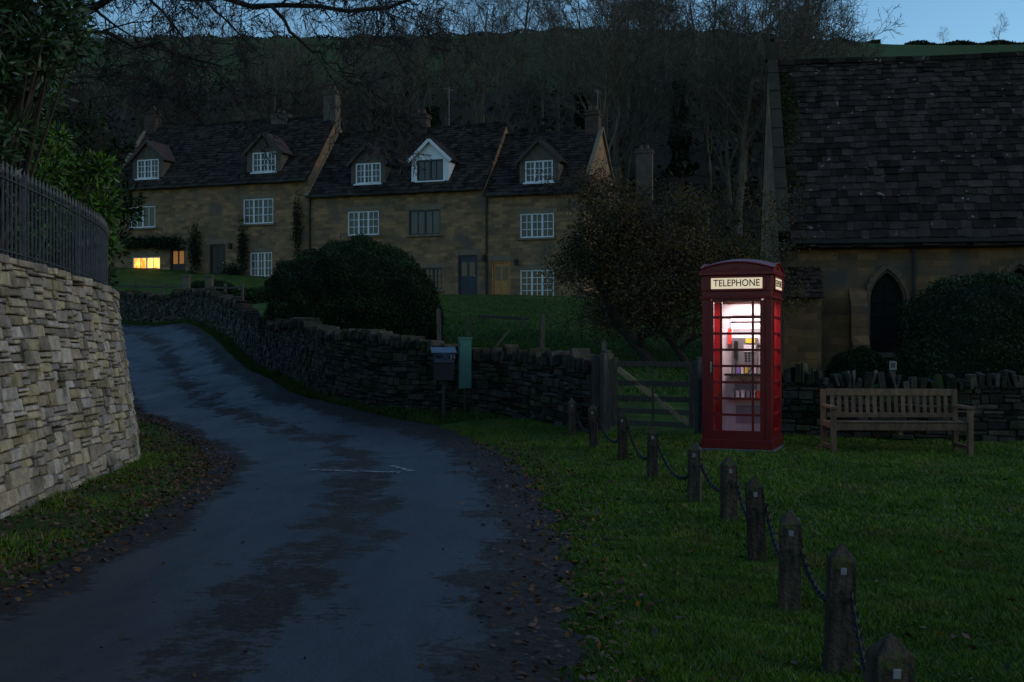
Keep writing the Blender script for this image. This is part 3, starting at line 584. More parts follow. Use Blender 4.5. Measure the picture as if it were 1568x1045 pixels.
mb.box((0,0,2.315),(.98,.98,.05),0); mb.box((0,0,2.35),(.94,.94,.03),0)
mb.box((0,0,1.995),(.95,.95,.025),0)
mb.build('cast_iron_frame',[m_red],pb,bevel=.008)
N=16; vs=[];fs=[]
for j in range(N+1):
    for i in range(N+1):
        x=-.46+.92*i/N;y=-.46+.92*j/N; vs.append((x,y,2.365+.165*(1-(x*x+y*y)/(2*.46**2))))
for j in range(N):
    for i in range(N): a=j*(N+1)+i; fs.append((a,a+1,a+N+2,a+N+1))
o=len(vs); ring=[(i,0) for i in range(N)]+[(N,j) for j in range(N)]+[(N-i,N) for i in range(N)]+[(0,N-j) for j in range(N)]
for i,j in ring: x=-.46+.92*i/N;y=-.46+.92*j/N; vs.append((x,y,2.35))
n4=len(ring)
for k in range(n4):
    i,j=ring[k]; i2,j2=ring[(k+1)%n4]; fs.append((j*(N+1)+i,o+k,o+(k+1)%n4,j2*(N+1)+i2))
mb=MB(); mb.add(vs,fs); mb.build('domed_roof',[m_red],pb)
mb=MB()
for sx,sy,rz in ((0,-1,0),(1,0,math.pi/2),(-1,0,-math.pi/2),(0,1,math.pi)):
    rt=Matrix.Rotation(rz,3,'Z')
    pts=[rt@Vector((x,-.468,2.375+.083*(1-(x/.46)**2))) for x in np.linspace(-.46,.46,13)]
    mb.tube(pts,[.014]*13,6)
    for k,hh in ((-.035,.035),(0,.045),(.035,.035)): c=rt@Vector((k,-.466,2.395)); mb.box(c,(.025,.012,hh),0,rz=rz)
    c=rt@Vector((0,-.466,2.375)); mb.box(c,(.1,.012,.015),0,rz=rz)
mb.build('pediment_mouldings',[m_red],pb)
fr=MB(); gl=MB()
for rz in (0,math.pi/2,-math.pi/2,math.pi):
    rt=Matrix.Rotation(rz,3,'Z'); zb,zt=.27,1.955; w=.34
    def bx(x,z,sx_,sz_,d=.03,yy=-.43,mi=0): fr.box(rt@Vector((x,yy,z)),(sx_,d,sz_),mi,rz=rz)
    bx(0,.215,.72,.12,.04); 
    for k in (-1,1): bx(k*.33,1.09,.06,1.75,.045)
    bx(0,1.965,.62,.04,.042)
    for k in (-1,1): bx(k*.205,(zb+zt)/2,.028,zt-zb-.01,.028)
    for k in range(1,8): bx(0,zb+(zt-zb)*k/8,.60,.032,.024)
    for xa,xb in ((-.305,.305),):
        gl.add([rt@Vector((xa,-.425,zb)),rt@Vector((xb,-.425,zb)),rt@Vector((xb,-.425,zt)),rt@Vector((xa,-.425,zt))],[(0,1,2,3)],0,.5)
fr.box((-.33,-.47,1.1),(.015,.02,.14),1)
fr.build('door_and_glazing_bars',[m_red,m_steel],pb)
gl.build('panes',[m_pane],pb)
mb=MB()
for sx,sy in ((0,-1),(1,0),(-1,0),(0,1)):
    mb.box((sx*.462,sy*.462,2.185),(.66 if sx==0 else .012,.66 if sx else .012,.14),0)
mb.build('opal_signs',[m_signw],pb)
for rz in (0,math.pi/2,-math.pi/2,math.pi):
    cu=bpy.data.curves.new('lettering','FONT'); cu.body='TELEPHONE'; cu.size=.118; cu.align_x='CENTER'; cu.align_y='CENTER'; cu.extrude=.001; cu.offset=.0012; cu.space_character=1.02
    t_=bpy.data.objects.new('lettering',cu); col.objects.link(t_); t_.parent=pb; rt=Matrix.Rotation(rz,3,'Z'); t_.location=rt@Vector((0,-.4705,2.185)); t_.rotation_euler=(math.pi/2,0,rz); t_.scale=(.92,1.05,1); cu.materials.append(m_black)
mb=MB(); mb.box((0,.395,1.06),(.71,.02,1.76),0); mb.box((.03,.37,1.62),(.5,.03,.46),0); mb.box((.0,.37,1.12),(.46,.04,.34),0)
mb.box((-.02,.32,1.30),(.34,.09,.36),5); mb.box((-.13,.27,1.32),(.05,.06,.24),1); mb.box((.05,.27,1.34),(.16,.012,.09),0)
for r_ in range(4):
    for c_ in range(3): mb.box((.0+c_*.045,.272,1.27-r_*.035),(.03,.01,.02),1)
mb.box((.0,.345,1.80),(.40,.01,.03),7); mb.box((.0,.345,1.70),(.42,.01,.012),1); mb.box((.22,.36,1.45),(.07,.01,.26),4); mb.box((.06,.268,1.44),(.13,.01,.06),2); mb.box((-.23,.34,1.5),(.05,.01,.22),6); mb.box((.0,.345,1.58),(.36,.01,.05),7)
# shelves with directories and leaflets
mb.box((0,.28,.98),(.56,.18,.03),1)
for k in range(7): mb.box((-.21+k*.055,.29,1.045),(.03+.01*(k%3),.12,.09+.02*(k%2)),[0,7,4,0,2,7,0][k])
mb.box((0,.30,.66),(.54,.14,.025),7)
for k in range(6): mb.box((-.18+k*.07,.30,.72),(.045,.1,.09+.02*((k+1)%2)),[7,0,0,7,0,6][k])
mb.box((.03,.372,.44),(.36,.01,.24),7); mb.box((-.02,.365,.84),(.3,.01,.12),7)
mb.tube([Vector((-.13,.26,1.22)),Vector((-.12,.17,1.0)),Vector((-.02,.16,.9)),Vector((.08,.18,1.05)),Vector((.1,.24,1.15))],[.008]*5,5,1)
mb.build('payphone_and_notices',[m_panel,m_black,m_yel,m_conc,m_vio,m_steel,m_redc,m_shade],pb)
mb=MB(); mb.box((0,0,1.99),(.6,.6,.012),0); mb.build('ceiling_light_fitting',[m_signw],pb)
ld=bpy.data.lights.new('booth_lamp','AREA'); ld.shape='SQUARE'; ld.size=.42; ld.energy=22; ld.color=(1,.80,.79); lo=bpy.data.objects.new('booth_lamp',ld); col.objects.link(lo); lo.parent=pb; lo.location=(0,0,1.97)

# ------------------------------------------------------------------ bench
bxp,byp=4.97,14.75; bn=empty('park_bench',(bxp,byp,gz(bxp,byp)-.03),math.radians(-3)); mb=MB(); BW=1.78
for sx in (-1,1):
    x=sx*(BW/2-.035)
    mb.box((x,-.28,.31),(.065,.065,.62)); mb.beam((x,.26,0),(x,.34,.84),.065,.065); mb.box((x,-.0,.40),(.05,.56,.08)); mb.box((x,-.02,.63),(.08,.68,.035)); mb.box((x,0,.12),(.045,.5,.05))
mb.box((0,-.27,.385),(BW-.13,.035,.09)); mb.box((0,.25,.385),(BW-.13,.035,.09))
for k in range(6): mb.box((0,-.255+k*.095,.445-.006*k),(BW-.14,.078,.022))
mb.beam((-BW/2+.07,.33,.80),(BW/2-.07,.33,.80),.04,.09); mb.beam((-BW/2+.07,.285,.50),(BW/2-.07,.285,.50),.035,.06)
for k in range(17):
    x=-BW/2+.15+k*(BW-.3)/16
    mb.beam((x,.29,.52),(x,.327,.76),.052,.016)
mb.box((0,.0,.30),(.05,.5,.05))
mb.build('slats_and_frame',[m_bench],bn,bevel=.005)

# ------------------------------------------------------------------ bollards and chain
BP=[(.66,20.1),(.95,18.2),(1.17,16.2),(1.41,14.4),(1.55,12.55),(1.745,10.9),(1.86,9.75),(1.77,8.2),(1.62,6.65),(1.56,5.45),(1.26,3.85)]
tops=[]
for i,(x,y) in enumerate(BP):
    g=gz(x,y); h=.6+U(-.03,.03); mb=MB(); w=.062; vs=[]
    for z,s in ((-.1,1),(h*.3,.99),(h*.6,.97),(h-.07,.97),(h,.12)):
        for a,b in ((-1,-1),(1,-1),(1,1),(-1,1)): vs.append((a*w*s+U(-.004,.004),b*w*s+U(-.004,.004),z+(U(-.008,.008) if z>.1 else 0)))
    fs=[(4*k+q,4*k+(q+1)%4,4*k+4+(q+1)%4,4*k+4+q) for k in range(4) for q in range(4)]+[(16,17,18,19)]
    mb.add(vs,fs,0); mb.box((0,-.064,h-.12),(.028,.006,.034),1); mb.box((.066,0,h-.16),(.012,.03,.03),2); mb.box((0,-.063,h-.22),(.02,.012,.02),2)
    o=mb.build('wooden_bollard',[m_post,m_refl,m_pipe],None,bevel=.006,loc=(x,y,g),rz=U(-.3,.15)); o.rotation_euler[0]=U(-.04,.04); o.rotation_euler[1]=U(-.05,.05)
    tops.append(Vector((x+.06,y,g+h-.2)))
mb=MB()
def link(c,d,flip):
    d=d.normalized(); s=d.cross(Vector((0,0,1))).normalized(); u=s.cross(d)
    if flip: s,u=u,s
    pts=[]
    for k in range(8):
        a=2*math.pi*k/8; pts.append(c+d*math.cos(a)*.032+s*math.sin(a)*.017)
    pts.append(pts[0]); pts.append(pts[1]); mb.tube(pts,[.0065]*10,4)
for a,b in zip(tops,tops[1:]):
    L=(b-a).length; n_=int(L*1.1/.045); 
    P=[a.lerp(b,t)-Vector((0,0,.26*4*t*(1-t)*min(1,L/1.8))) for t in np.linspace(0,1,n_+1)]
    for k in range(n_): link((P[k]+P[k+1])/2,P[k+1]-P[k],k%2)
mb.build('bollard_chain',[m_pipe])

# ------------------------------------------------------------------ gate
e=empty('wooden_field_gate'); mb=MB(); A=Vector((1.62,18.25,0)); B=Vector((2.80,17.45,0)); gA=gz(A.x,A.y)
def gp(t,z): p=A.lerp(B,t); return (p.x,p.y,gA+z)
for z in (.15,.34,.54,.78,1.08): mb.beam(gp(.04,z),gp(.96,z),.03,.085)
for t in (.04,.96): mb.beam(gp(t,.1),gp(t,1.18 if t<.5 else 1.12),.07,.06)
mb.beam(gp(.06,1.0),gp(.94,.16),.03,.09,1); mb.beam(gp(.5,.12),gp(.5,1.08),.03,.07)
m_gate=M('dark_gate_wood',(.10,.075,.05),(.055,.043,.032),scale=5,rough=.8,bump=.5,stretch=(6,6,1),rvar=.25)
m_brace=M('lit_brace_wood',(.34,.23,.11),(.22,.15,.08),scale=5,rough=.8,bump=.5,stretch=(6,6,1))  # booth light falling on the brace, put into its paler, warmer colour
mb.build('gate',[m_gate,m_brace],e,bevel=.005)
mb=MB()
for p,h,w in ((gp(-.08,0),1.3,.17),(gp(1.06,0),1.2,.13),(gp(-.22,0),1.22,.12)):
    mb.box((p[0],p[1],p[2]+h/2-.1),(w,w,h+.1),rz=.3,rx=U(-.02,.02))
    mb.box((p[0],p[1],p[2]+h-.03),(w*.7,w*.7,.06),rz=.3)
mb.build('gateposts',[m_wood],e,bevel=.012)

# ------------------------------------------------------------------ sign, bin, posts
def onp(x,y): return (x,y,gz(x,y))
x,y=-.87,20.9; mb=MB()
e=empty('green_information_sign',onp(x,y),math.radians(12)); mb.box((0,0,.5),(.05,.05,1.1)); mb.box((0,-.03,.95),(.24,.03,.90),1); mb.box((0,-.05,.95),(.2,.012,.83),1); mb.box((0,-.03,1.42),(.26,.05,.04),1); mb.build('post_and_board',[m_pipe,m_green,m_refl],e,bevel=.004)
x,y=-1.25,20.75; e=empty('litter_bin',onp(x,y)[:2]+(onp(x,y)[2]-.1,),math.radians(8)); mb=MB(); mb.box((0,0,.4),(.06,.06,.8),0)
vs=[(-.17,-.14,.82),(.17,-.14,.82),(.17,.14,.82),(-.17,.14,.82),(-.2,-.18,1.26),(.2,-.18,1.26),(.2,.18,1.26),(-.2,.18,1.26)]
mb.add(vs,[(0,3,2,1),(0,1,5,4),(1,2,6,5),(2,3,7,6),(3,0,4,7)],0); 
mb.box((0,.0,1.36),(.46,.40,.03),1,rx=.25); mb.box((0,-.185,1.2),(.36,.02,.12),1)
for k in range(8): mb.box((-.18+k*.05,-.19,1.24+U(-.02,.03)),(.05,.03,.1),1,rz=U(-.5,.5),rx=U(-.4,.4))
mb.build('bin_body',[M('dark_bin_plastic',(.018,.022,.027),(.012,.015,.018),rough=.5),m_blue],e,bevel=.006)
for x,y,h,w in ((.58,23.0,1.35,.09),(-1.62,25.5,1.3,.10),(-3.1,24.6,.95,.08),(-3.25,24.5,.9,.07),(1.75,21.8,1.0,.09),(-1.0,26,1.0,.07)):
    mb=MB(); mb.box((0,0,h/2-.05),(w,w,h+.1)); mb.box((0,0,h+.01),(w*.6,w*.6,.05)); mb.box((0,-w*.52,h*.7),(w*.3,.01,.2)); o=mb.build('fence_post',[m_wood],None,bevel=.012,loc=onp(x,y)); o.rotation_euler=(U(-.04,.04),U(-.06,.06),U(-.4,.4))
e=empty('garden_fence'); mb=MB(); pv=None
for k,(x,y) in enumerate([(-20.5,54.5),(-19,53.8),(-17.5,53),(-16,52.1),(-14.6,51),(-13.3,50),(-12.3,48.8),(-11.2,47.3)]):
    g=gz(x,y); w=.3 if k in (4,5) else .1; h=1.25 if w>.2 else 1.0
    mb.box((x,y,g+h/2),(w,w,h),1 if w>.2 else 0)
    if w>.2: mb.box((x,y,g+h+.03),(w+.08,w+.08,.07),1)
    if pv and k!=5:
        for zz in (.4,.8): mb.beam((pv[0],pv[1],pv[2]+zz),(x,y,g+zz),.04,.08,0)
    pv=(x,y,g)
mb.build('posts_and_rails',[m_wood,m_stack],e,bevel=.01)
mb=MB(); mb.beam((-.9,.0,.35),(.9,0,.25),.08,.1); mb.box((-.7,0,.12),(.1,.1,.4)); mb.box((.7,0,.1),(.1,.1,.4)); mb.build('low_wooden_rail',[m_wood],None,bevel=.01,loc=onp(-.3,40))
mb=MB(); mb.beam((-.25,0,.7),(.2,0,1.25),.09,.05); mb.box((-.2,0,.4),(.07,.07,.8)); mb.build('leaning_timber_prop',[m_wood],None,bevel=.008,loc=onp(-.25,22.3))
mb=MB(); mb.box((0,0,.5),(.09,.06,1.0),0); mb.box((0,-.035,.92),(.12,.02,.14),1); mb.box((0,-.05,.93),(.07,.01,.08),0); mb.build('waymarker_post',[m_wood,m_refl],None,bevel=.006,loc=onp(6.35,19.0))

# ------------------------------------------------------------------ trees
def rv(s=1): return Vector((random.gauss(0,s),random.gauss(0,s),random.gauss(0,s)))
def grow(mb,p,d,L,r,lev,prm,tips):
    ns=prm['seg'][lev]; pts=[p.copy()]; rad=[r]; dd=d.normalized()
    for i in range(ns):
        dd=(dd+rv(prm['wig'][lev])+Vector((0,0,prm['up'][lev]))).normalized(); p=p+dd*(L/ns); pts.append(p.copy()); rad.append(max(r*(1-(i+1)/ns*prm['tap'][lev]),prm['rmin']))
    mb.tube(pts,rad,prm['sides'][lev])
    if lev==prm['max']: tips.append((pts[-1],dd)); tips.append((pts[len(pts)//2],dd)); return
    for k in range(prm['kids'][lev]):
        t=prm['t0'][lev]+(1-prm['t0'][lev])*((k+R())/prm['kids'][lev]); f=t*ns; i=min(int(f),ns-1); b=pts[i].lerp(pts[i+1],f-i); dr=(pts[i+1]-pts[i]).normalized()
        ax=dr.cross(rv()).normalized(); an=U(*prm['ang'][lev]); nd=Matrix.Rotation(an,3,ax)@dr
        rr=rad[i]+(rad[i+1]-rad[i])*(f-i)
        grow(mb,b,nd,L*prm['rat'][lev]*(1.15-.45*t)*U(.75,1.2),max(rr*U(.45,.62),prm['rmin']),lev+1,prm,tips)
def bare_tree(name,H,seed,rmin=.012,kids=(9,6,5,5)):
    random.seed(seed); mb=MB(); tips=[]
    prm=dict(seg=(7,5,4,3,2),wig=(.07,.13,.16,.2,.2),up=(.05,.09,.06,.03,.0),tap=(.8,.8,.8,.8,.6),sides=(7,5,4,3,3),kids=kids,t0=(.28,.2,.15,.1),ang=((.45,.95),(.4,.9),(.4,.9),(.4,1.0)),rat=(.5,.55,.55,.55),max=4,rmin=rmin)
    grow(mb,Vector((0,0,-.5)),Vector((0,0,1)),H*.85,H*.017,0,prm,tips)
    return mb,tips
variants=[]
for i in range(5):
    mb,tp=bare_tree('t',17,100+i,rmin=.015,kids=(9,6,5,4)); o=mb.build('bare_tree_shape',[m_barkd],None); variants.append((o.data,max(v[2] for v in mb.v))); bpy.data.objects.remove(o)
ivy=[]
for i in range(3):
    random.seed(300+i); mb,tp=bare_tree('t',16,300+i,rmin=.018,kids=(8,5,4,3)); o=mb.build('x',[m_barkd]); d1=o.data; bpy.data.objects.remove(o)
    n=8000; z=rng.uniform(0,1,n)**.9; rr=(1.0*(1-.8*z)+.3*np.sin(z*19+i)*np.sin(z*7))*rng.random(n)**.35+.2; a=rng.uniform(0,6.28,n)
    C=np.column_stack([rr*np.cos(a)+.3*np.sin(z*5+i),rr*np.sin(a),z*9.5]); o=leaves('x',C,.16,m_ivy); d2=o.data; bpy.data.objects.remove(o); ivy.append((d1,d2))
random.seed(11)
wood=empty('woodland_trees')
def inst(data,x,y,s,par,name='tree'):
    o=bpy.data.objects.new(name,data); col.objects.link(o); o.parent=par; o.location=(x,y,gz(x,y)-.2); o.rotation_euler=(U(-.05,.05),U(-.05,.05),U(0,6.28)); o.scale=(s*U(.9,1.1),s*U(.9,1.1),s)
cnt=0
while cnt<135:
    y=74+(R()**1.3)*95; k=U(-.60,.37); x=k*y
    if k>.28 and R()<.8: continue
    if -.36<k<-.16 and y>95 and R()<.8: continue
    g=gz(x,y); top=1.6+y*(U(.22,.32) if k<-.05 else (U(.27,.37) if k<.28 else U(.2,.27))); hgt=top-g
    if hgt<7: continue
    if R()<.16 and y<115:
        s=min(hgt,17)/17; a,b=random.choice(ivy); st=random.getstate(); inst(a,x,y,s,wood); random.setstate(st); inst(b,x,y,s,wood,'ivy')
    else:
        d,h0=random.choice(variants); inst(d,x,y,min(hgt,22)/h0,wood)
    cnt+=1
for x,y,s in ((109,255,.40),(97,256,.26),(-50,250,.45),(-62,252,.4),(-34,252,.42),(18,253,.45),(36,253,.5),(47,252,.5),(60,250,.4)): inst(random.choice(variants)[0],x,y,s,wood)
n=26000; yy=rng.uniform(70,150,n); xx=rng.uniform(-.6,.4,n)*yy; cl=np.sin(xx*.35)+np.sin(yy*.4+xx*.2)+rng.normal(size=n)*.6; keep=cl>.2; xx=xx[keep];yy=yy[keep]; zz=gzn(xx,yy)+rng.random(len(xx))**2*2.2
leaves('woodland_undergrowth',np.column_stack([xx,yy,zz]),.35,m_ivy,asp=.7)
xx=np.concatenate([rng.uniform(40,83,9000),rng.uniform(89,135,8000),rng.uniform(-120,20,9000)]); yy=257+rng.normal(size=len(xx))*.8; zz=gzn(xx,yy)+rng.random(len(xx))*(1.3+.4*np.sin(xx*.7))-.2
leaves('ridge_hedge',np.column_stack([xx,yy,zz]),.3,m_ivy,asp=.7)

# russet garden tree
random.seed(21); e=empty('russet_garden_tree',onp(3.75,27.0)); mb=MB(); tips=[]
prm=dict(seg=(3,6,5,4,3),wig=(.08,.13,.17,.2,.2),up=(.1,.05,.03,.0,-.02),tap=(.3,.75,.8,.8,.6),sides=(8,6,4,3,3),kids=(9,8,7,5),t0=(.45,.15,.1,.1),ang=((.4,1.15),(.4,1.0),(.4,1.0),(.4,1.1)),rat=(2.3,.55,.55,.5),max=4,rmin=.006)
grow(mb,Vector((-.35,0,-.2)),Vector((.25,0,1)),1.35,.16,0,prm,tips)
grow(mb,Vector((.5,.2,-.2)),Vector((.45,0,1)),1.2,.11,0,dict(prm,kids=(6,7,6,5)),tips)
TP=np.array([tuple(t[0]) for t in tips]); lo_,hi_=np.percentile(TP,2,axis=0),np.percentile(TP,98,axis=0)
sx_=5.1/(hi_[0]-lo_[0]); sz_=4.5/hi_[2]; cx_=(hi_[0]+lo_[0])/2
def fit(P):
    P=np.array(P,float); w_=np.clip(P[:,2]/1.2,0,1); P[:,0]=P[:,0]*(1-w_)+((P[:,0]-cx_)*sx_)*w_; P[:,1]=P[:,1]*(1-w_)+P[:,1]*sx_*w_; P[:,2]=P[:,2]*sz_; P[:,0]+=w_*(P[:,2]-2.4)*.24; return P
mb.v=[tuple(p) for p in fit(mb.v)]
mb.build('trunk_and_branches',[m_bark],e)
TP=fit(TP)
k=rng.integers(0,len(TP),60000); C=TP[k]+rng.normal(size=(60000,3))*.16
d=rng.normal(size=(18000,3)); d/=np.linalg.norm(d,axis=1)[:,None]; d*=(rng.random((18000,1))**.45)*(1+.12*np.sin(d[:,:1]*7+d[:,2:]*5)); D2=np.column_stack([d[:,0]*2.6+d[:,2]*.45+.1,d[:,1]*2.3,2.65+d[:,2]*2.0]); D2=D2[(np.sin(D2[:,0]*4.5)+np.sin(D2[:,2]*5+1)+np.sin(D2[:,1]*4))>-.6]
C=np.concatenate([C,D2]); C=C[(C[:,2]>.75)&(C[:,2]<4.9+.3*np.sin(C[:,0]*3))]
cl=.5+.25*np.sin(C[:,0]*3.1)+.25*np.sin(C[:,2]*3.7+C[:,1]*2); leaves('leaves',C,.036,m_brown,e,rnd=np.clip(cl*.6+rng.random(len(C))*.4,0,1))

# overhanging bare tree on the left
random.seed(33); e=empty('overhanging_bare_tree'); mb=MB(); tips=[]
trunk=[Vector((-11.6,22,gz(-11.6,22)-.3)),Vector((-11.5,22,3)),Vector((-11.6,22,5.5)),Vector((-11.3,21.8,8)),Vector((-11.5,21.9,11))]
mb.tube(trunk,[.36,.3,.27,.2,.12],10)
tp=dict(seg=(5,5,4,3),wig=(.12,.16,.2,.2),up=(-.01,-.05,-.08,-.08),tap=(.8,.8,.8,.5),sides=(5,4,3,3),kids=(6,5,4),t0=(.15,.1,.1),ang=((.4,1.1),(.4,1.1),(.4,1.1)),rat=(.55,.55,.55),max=3,rmin=.006)
limbs=[([(-11.6,22,4.8),(-9.5,21.5,7.4),(-7.6,21.2,8.1),(-6.0,21,8.0),(-4.35,20.5,7.65),(-3.1,20.5,7.45),(-2.1,20.5,7.6),(-1.0,20.3,7.95)],.11,17),
 ([(-11.5,22,5.2),(-9.8,21.5,6.9),(-8.2,21,7.3),(-6.6,20.8,7.1),(-5.3,20.6,6.5),(-4.9,20.5,6.0)],.08,15),
 ([(-4.35,20.5,7.65),(-3.8,20.5,7.0),(-3.0,20.4,6.5),(-2.4,20.4,5.9),(-1.9,20.3,5.6)],.035,9),
 ([(-7.6,21.2,8.1),(-6.4,21.5,8.9),(-4.6,21.5,9.3),(-2.6,21.4,9.2),(-.6,21.3,8.7)],.07,14),
 ([(-9.5,21.5,7.4),(-8.4,20.5,7.9),(-6.6,19.8,8.2),(-4.6,19.4,7.8),(-3.2,19.2,7.5),(-1.6,19.1,7.4)],.05,15),
 ([(-9.8,21.5,6.9),(-8.9,21,6.5),(-8.0,20.8,6.3),(-7.2,20.6,5.8)],.04,10),
 ([(-11.5,22,6.5),(-10,20.5,8.3),(-8.3,19.3,8.6),(-6.6,18.5,8.2),(-5.6,18,7.6)],.08,12)]
for P,r0,nk in limbs:
    Q=[Vector(q) for q in resample(P,20,2)]; rad=[max(r0*(1-.8*i/19),.012) for i in range(20)]
    Q=[q+rv(.075) if 0<i<19 else q for i,q in enumerate(Q)]
    mb.tube(Q,rad,6)
    for k in range(nk):
        f=(.25+.75*(k+R())/nk)*19; i=min(int(f),18); b=Q[i].lerp(Q[i+1],f-i); dr=(Q[i+1]-Q[i]).normalized(); nd=Matrix.Rotation(U(.4,1.3),3,dr.cross(rv()).normalized())@dr
        grow(mb,b,nd+Vector((0,0,-.1)),U(.9,1.9),rad[i]*.45,0,tp,tips)
for k in range(5):
    grow(mb,trunk[3].lerp(trunk[4],R()),Vector((U(-1,1),U(-1,1),1)),4,.1,0,dict(tp,up=(.05,.03,0,0)),tips)
mb.build('trunk_and_branches',[M('dark_bark',(.035,.029,.023),(.02,.017,.014),scale=6,bump=.5)],e)

def shrub(name,base,clumps,lsz,mat,per,stems=5,asp=.28,rad=.32):
    e=empty(name); mb=MB(); C=[];A_=[];rn=[]
    b=Vector(base)
    for c in clumps:
        c=Vector(c)
        if R()<.5: m_=b.lerp(c,.5)+rv(.15); mb.tube([b+rv(.08),m_,c],[.06,.035,.012],5)
        br=R()
        nn=per; d=rng.normal(size=(nn,3)); d[:,2]=d[:,2]*.7+.15; d/=np.linalg.norm(d,axis=1)[:,None]; rr=rad*rng.random((nn,1))**.4
        C.append(np.array(c)+d*rr); A_.append(d); rn.append(np.clip(br*.6+rng.random(nn)*.5,0,1))
    mb.build('stems',[m_bark],e); leaves('foliage',np.concatenate(C),lsz,mat,e,asp=asp,rnd=np.concatenate(rn),axis=np.concatenate(A_)*1.1)
random.seed(5)
def clumps(cen,rad,n):
    out=[]
    while len(out)<n:
        p=Vector((U(-1,1),U(-1,1),U(-1,1)))
        if .25<p.length<1: out.append((cen[0]+p.x*rad[0],cen[1]+p.y*rad[1],cen[2]+p.z*rad[2]))
    return out
shrub('evergreen_magnolia_tree',(-8.1,15.5,gz(-8.1,15.5)),clumps((-7.6,15.2,6.0),(1.8,1.5,2.2),240)+clumps((-7.9,15.0,3.9),(1.3,1.2,.9),60),.08,m_ever,90)
shrub('laurel_shrub',(-7.9,18.2,gz(-7.9,18.2)),clumps((-7.75,18,3.6),(1.55,1.2,1.45),170)+clumps((-8.6,17,2.8),(1.5,1,1.0),70),.055,m_ever2,120,rad=.28,asp=.42)
shrub('yew_tree',(-10.5,27,gz(-10.5,27)),clumps((-11.3,27,5.0),(2.2,2,2.9),200),.09,m_hedge,90,rad=.45,asp=.4)

# ------------------------------------------------------------------ hedges
def dome(name,c,rad,n,lsz,mat,pw=2.5,leaf_rn=None):
    e=empty(name,c)
    d=rng.normal(size=(n,3)); d[:,2]=np.abs(d[:,2]); d/=np.linalg.norm(d,axis=1)[:,None]
    def rr(d): 
        k=(np.abs(d[:,0]/rad[0])**pw+np.abs(d[:,1]/rad[1])**pw+np.abs(d[:,2]/rad[2])**pw)**(-1/pw)
        return k*(1+.03*np.sin(d[:,0]*9+1)+.025*np.sin(d[:,2]*14+d[:,1]*7)+.02*np.sin(d[:,0]*23+d[:,2]*19))
    r_=rr(d)*(1-.07*rng.random(n)**2+.014*rng.normal(size=n))
    P=d*r_[:,None]; cl=.5+.25*np.sin(P[:,0]*4+P[:,2]*3)+.25*np.sin(P[:,2]*7+P[:,1]*5)
    leaves('foliage',P,lsz,mat,e,rnd=np.clip(.5*cl+.5*rng.random(n),0,1),asp=.55)
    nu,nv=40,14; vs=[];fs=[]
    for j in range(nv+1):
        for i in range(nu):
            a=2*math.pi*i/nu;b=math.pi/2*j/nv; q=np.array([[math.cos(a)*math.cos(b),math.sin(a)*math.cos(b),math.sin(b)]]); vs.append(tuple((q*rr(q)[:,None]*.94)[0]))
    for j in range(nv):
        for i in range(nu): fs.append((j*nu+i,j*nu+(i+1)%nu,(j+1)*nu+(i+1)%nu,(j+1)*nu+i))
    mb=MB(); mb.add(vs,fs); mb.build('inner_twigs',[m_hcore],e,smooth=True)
dome('clipped_yew_hedge',(-4.5,32.3,1.1),(2.45,2.0,3.25),90000,.035,m_hedge,pw=2.9)
dome('churchyard_hedge',(12.6,25.5,.3),(4.0,1.3,2.75),80000,.04,m_hedge,pw=4)
dome('garden_bush',(-14.0,53.0,3.6),(1.2,1.0,.8),12000,.05,m_hedge)
dome('garden_bush',(-11.0,49.5,3.0),(1.2,1.0,.9),12000,.05,m_hedge)
dome('garden_bush',(8.6,28.2,.4),(.8,.6,1.0),9000,.04,m_hedge)
P=[]
for x,z,rx_,rz_,n in ((-25.6,7.05,1.9,.28,2600),(-23.9,7.0,1.2,.35,1500),(-21.9,6.5,.35,1.3,1200),(-18.9,6.5,.3,1.4,1000),(-15.6,7.5,.25,1.8,900),(-19.6,5.2,.6,.5,900)):
    a=rng.normal(size=(n,3))*.5; P.append(np.column_stack([x+a[:,0]*rx_,-.1-np.abs(a[:,1])*.3,z+a[:,2]*rz_]))
leaves('climbing_plant',np.concatenate(P),.07,m_ivy,cA)

# ------------------------------------------------------------------ grass, leaf litter
def blades(name,x,y,h,w,mat=None):
    n=len(x); z=gzn(x,y)-.005; a=rng.uniform(0,6.283,n); l=rng.normal(size=(n,2))*.55
    pat=.8+.3*np.sin(x*2.7+np.sin(y*1.9))*np.sin(y*2.3+1.3*np.sin(x*1.1))+.28*np.sin(x*9+2*np.sin(y*5))*np.sin(y*8+x*3)
    hh=h*rng.uniform(.5,1.3,n)*np.maximum(pat,.25)
    b=np.column_stack([x,y,z]); wd=np.column_stack([np.cos(a)*w,np.sin(a)*w,np.zeros(n)]); tip=np.column_stack([l[:,0]*hh,l[:,1]*hh,hh])
    mid=b+tip*.5+np.column_stack([np.zeros(n),np.zeros(n),hh*.08])
    V=np.stack([b-wd,b+wd,mid+wd*.7,b+tip,mid-wd*.7],1).reshape(-1,3)
    return npmesh(name,V,5,mat or m_grass,np.clip(rng.random(n)*.7+.3*(pat-.3),0,1))
edge_y=RRj[:,1]; k0=int(np.argmax(edge_y>20)); ex=lambda y: np.interp(y,edge_y[:k0],RRj[:k0,0])
def lawn(n,y0,y1,p):
    y=y0+(y1-y0)*rng.random(n)**p; xm=ex(y); x=xm+(np.minimum(.50*y+2.0,10.5)-xm)*rng.random(n); 
    return x,y
x,y=lawn(360000,2.8,9,1.15); k=(x>ex(y)+.18*rng.random(len(x))); xs1,ys1=x[k],y[k]
x,y=lawn(210000,9,20,1.1); far=np.interp(x,[-2,.2,1.4,2.9,5,12],[21.2,20.3,18.4,17.0,16.3,15.8]); k=(y<far)&((x-px)**2+(y-py)**2>.35); xs2,ys2=x[k],y[k]
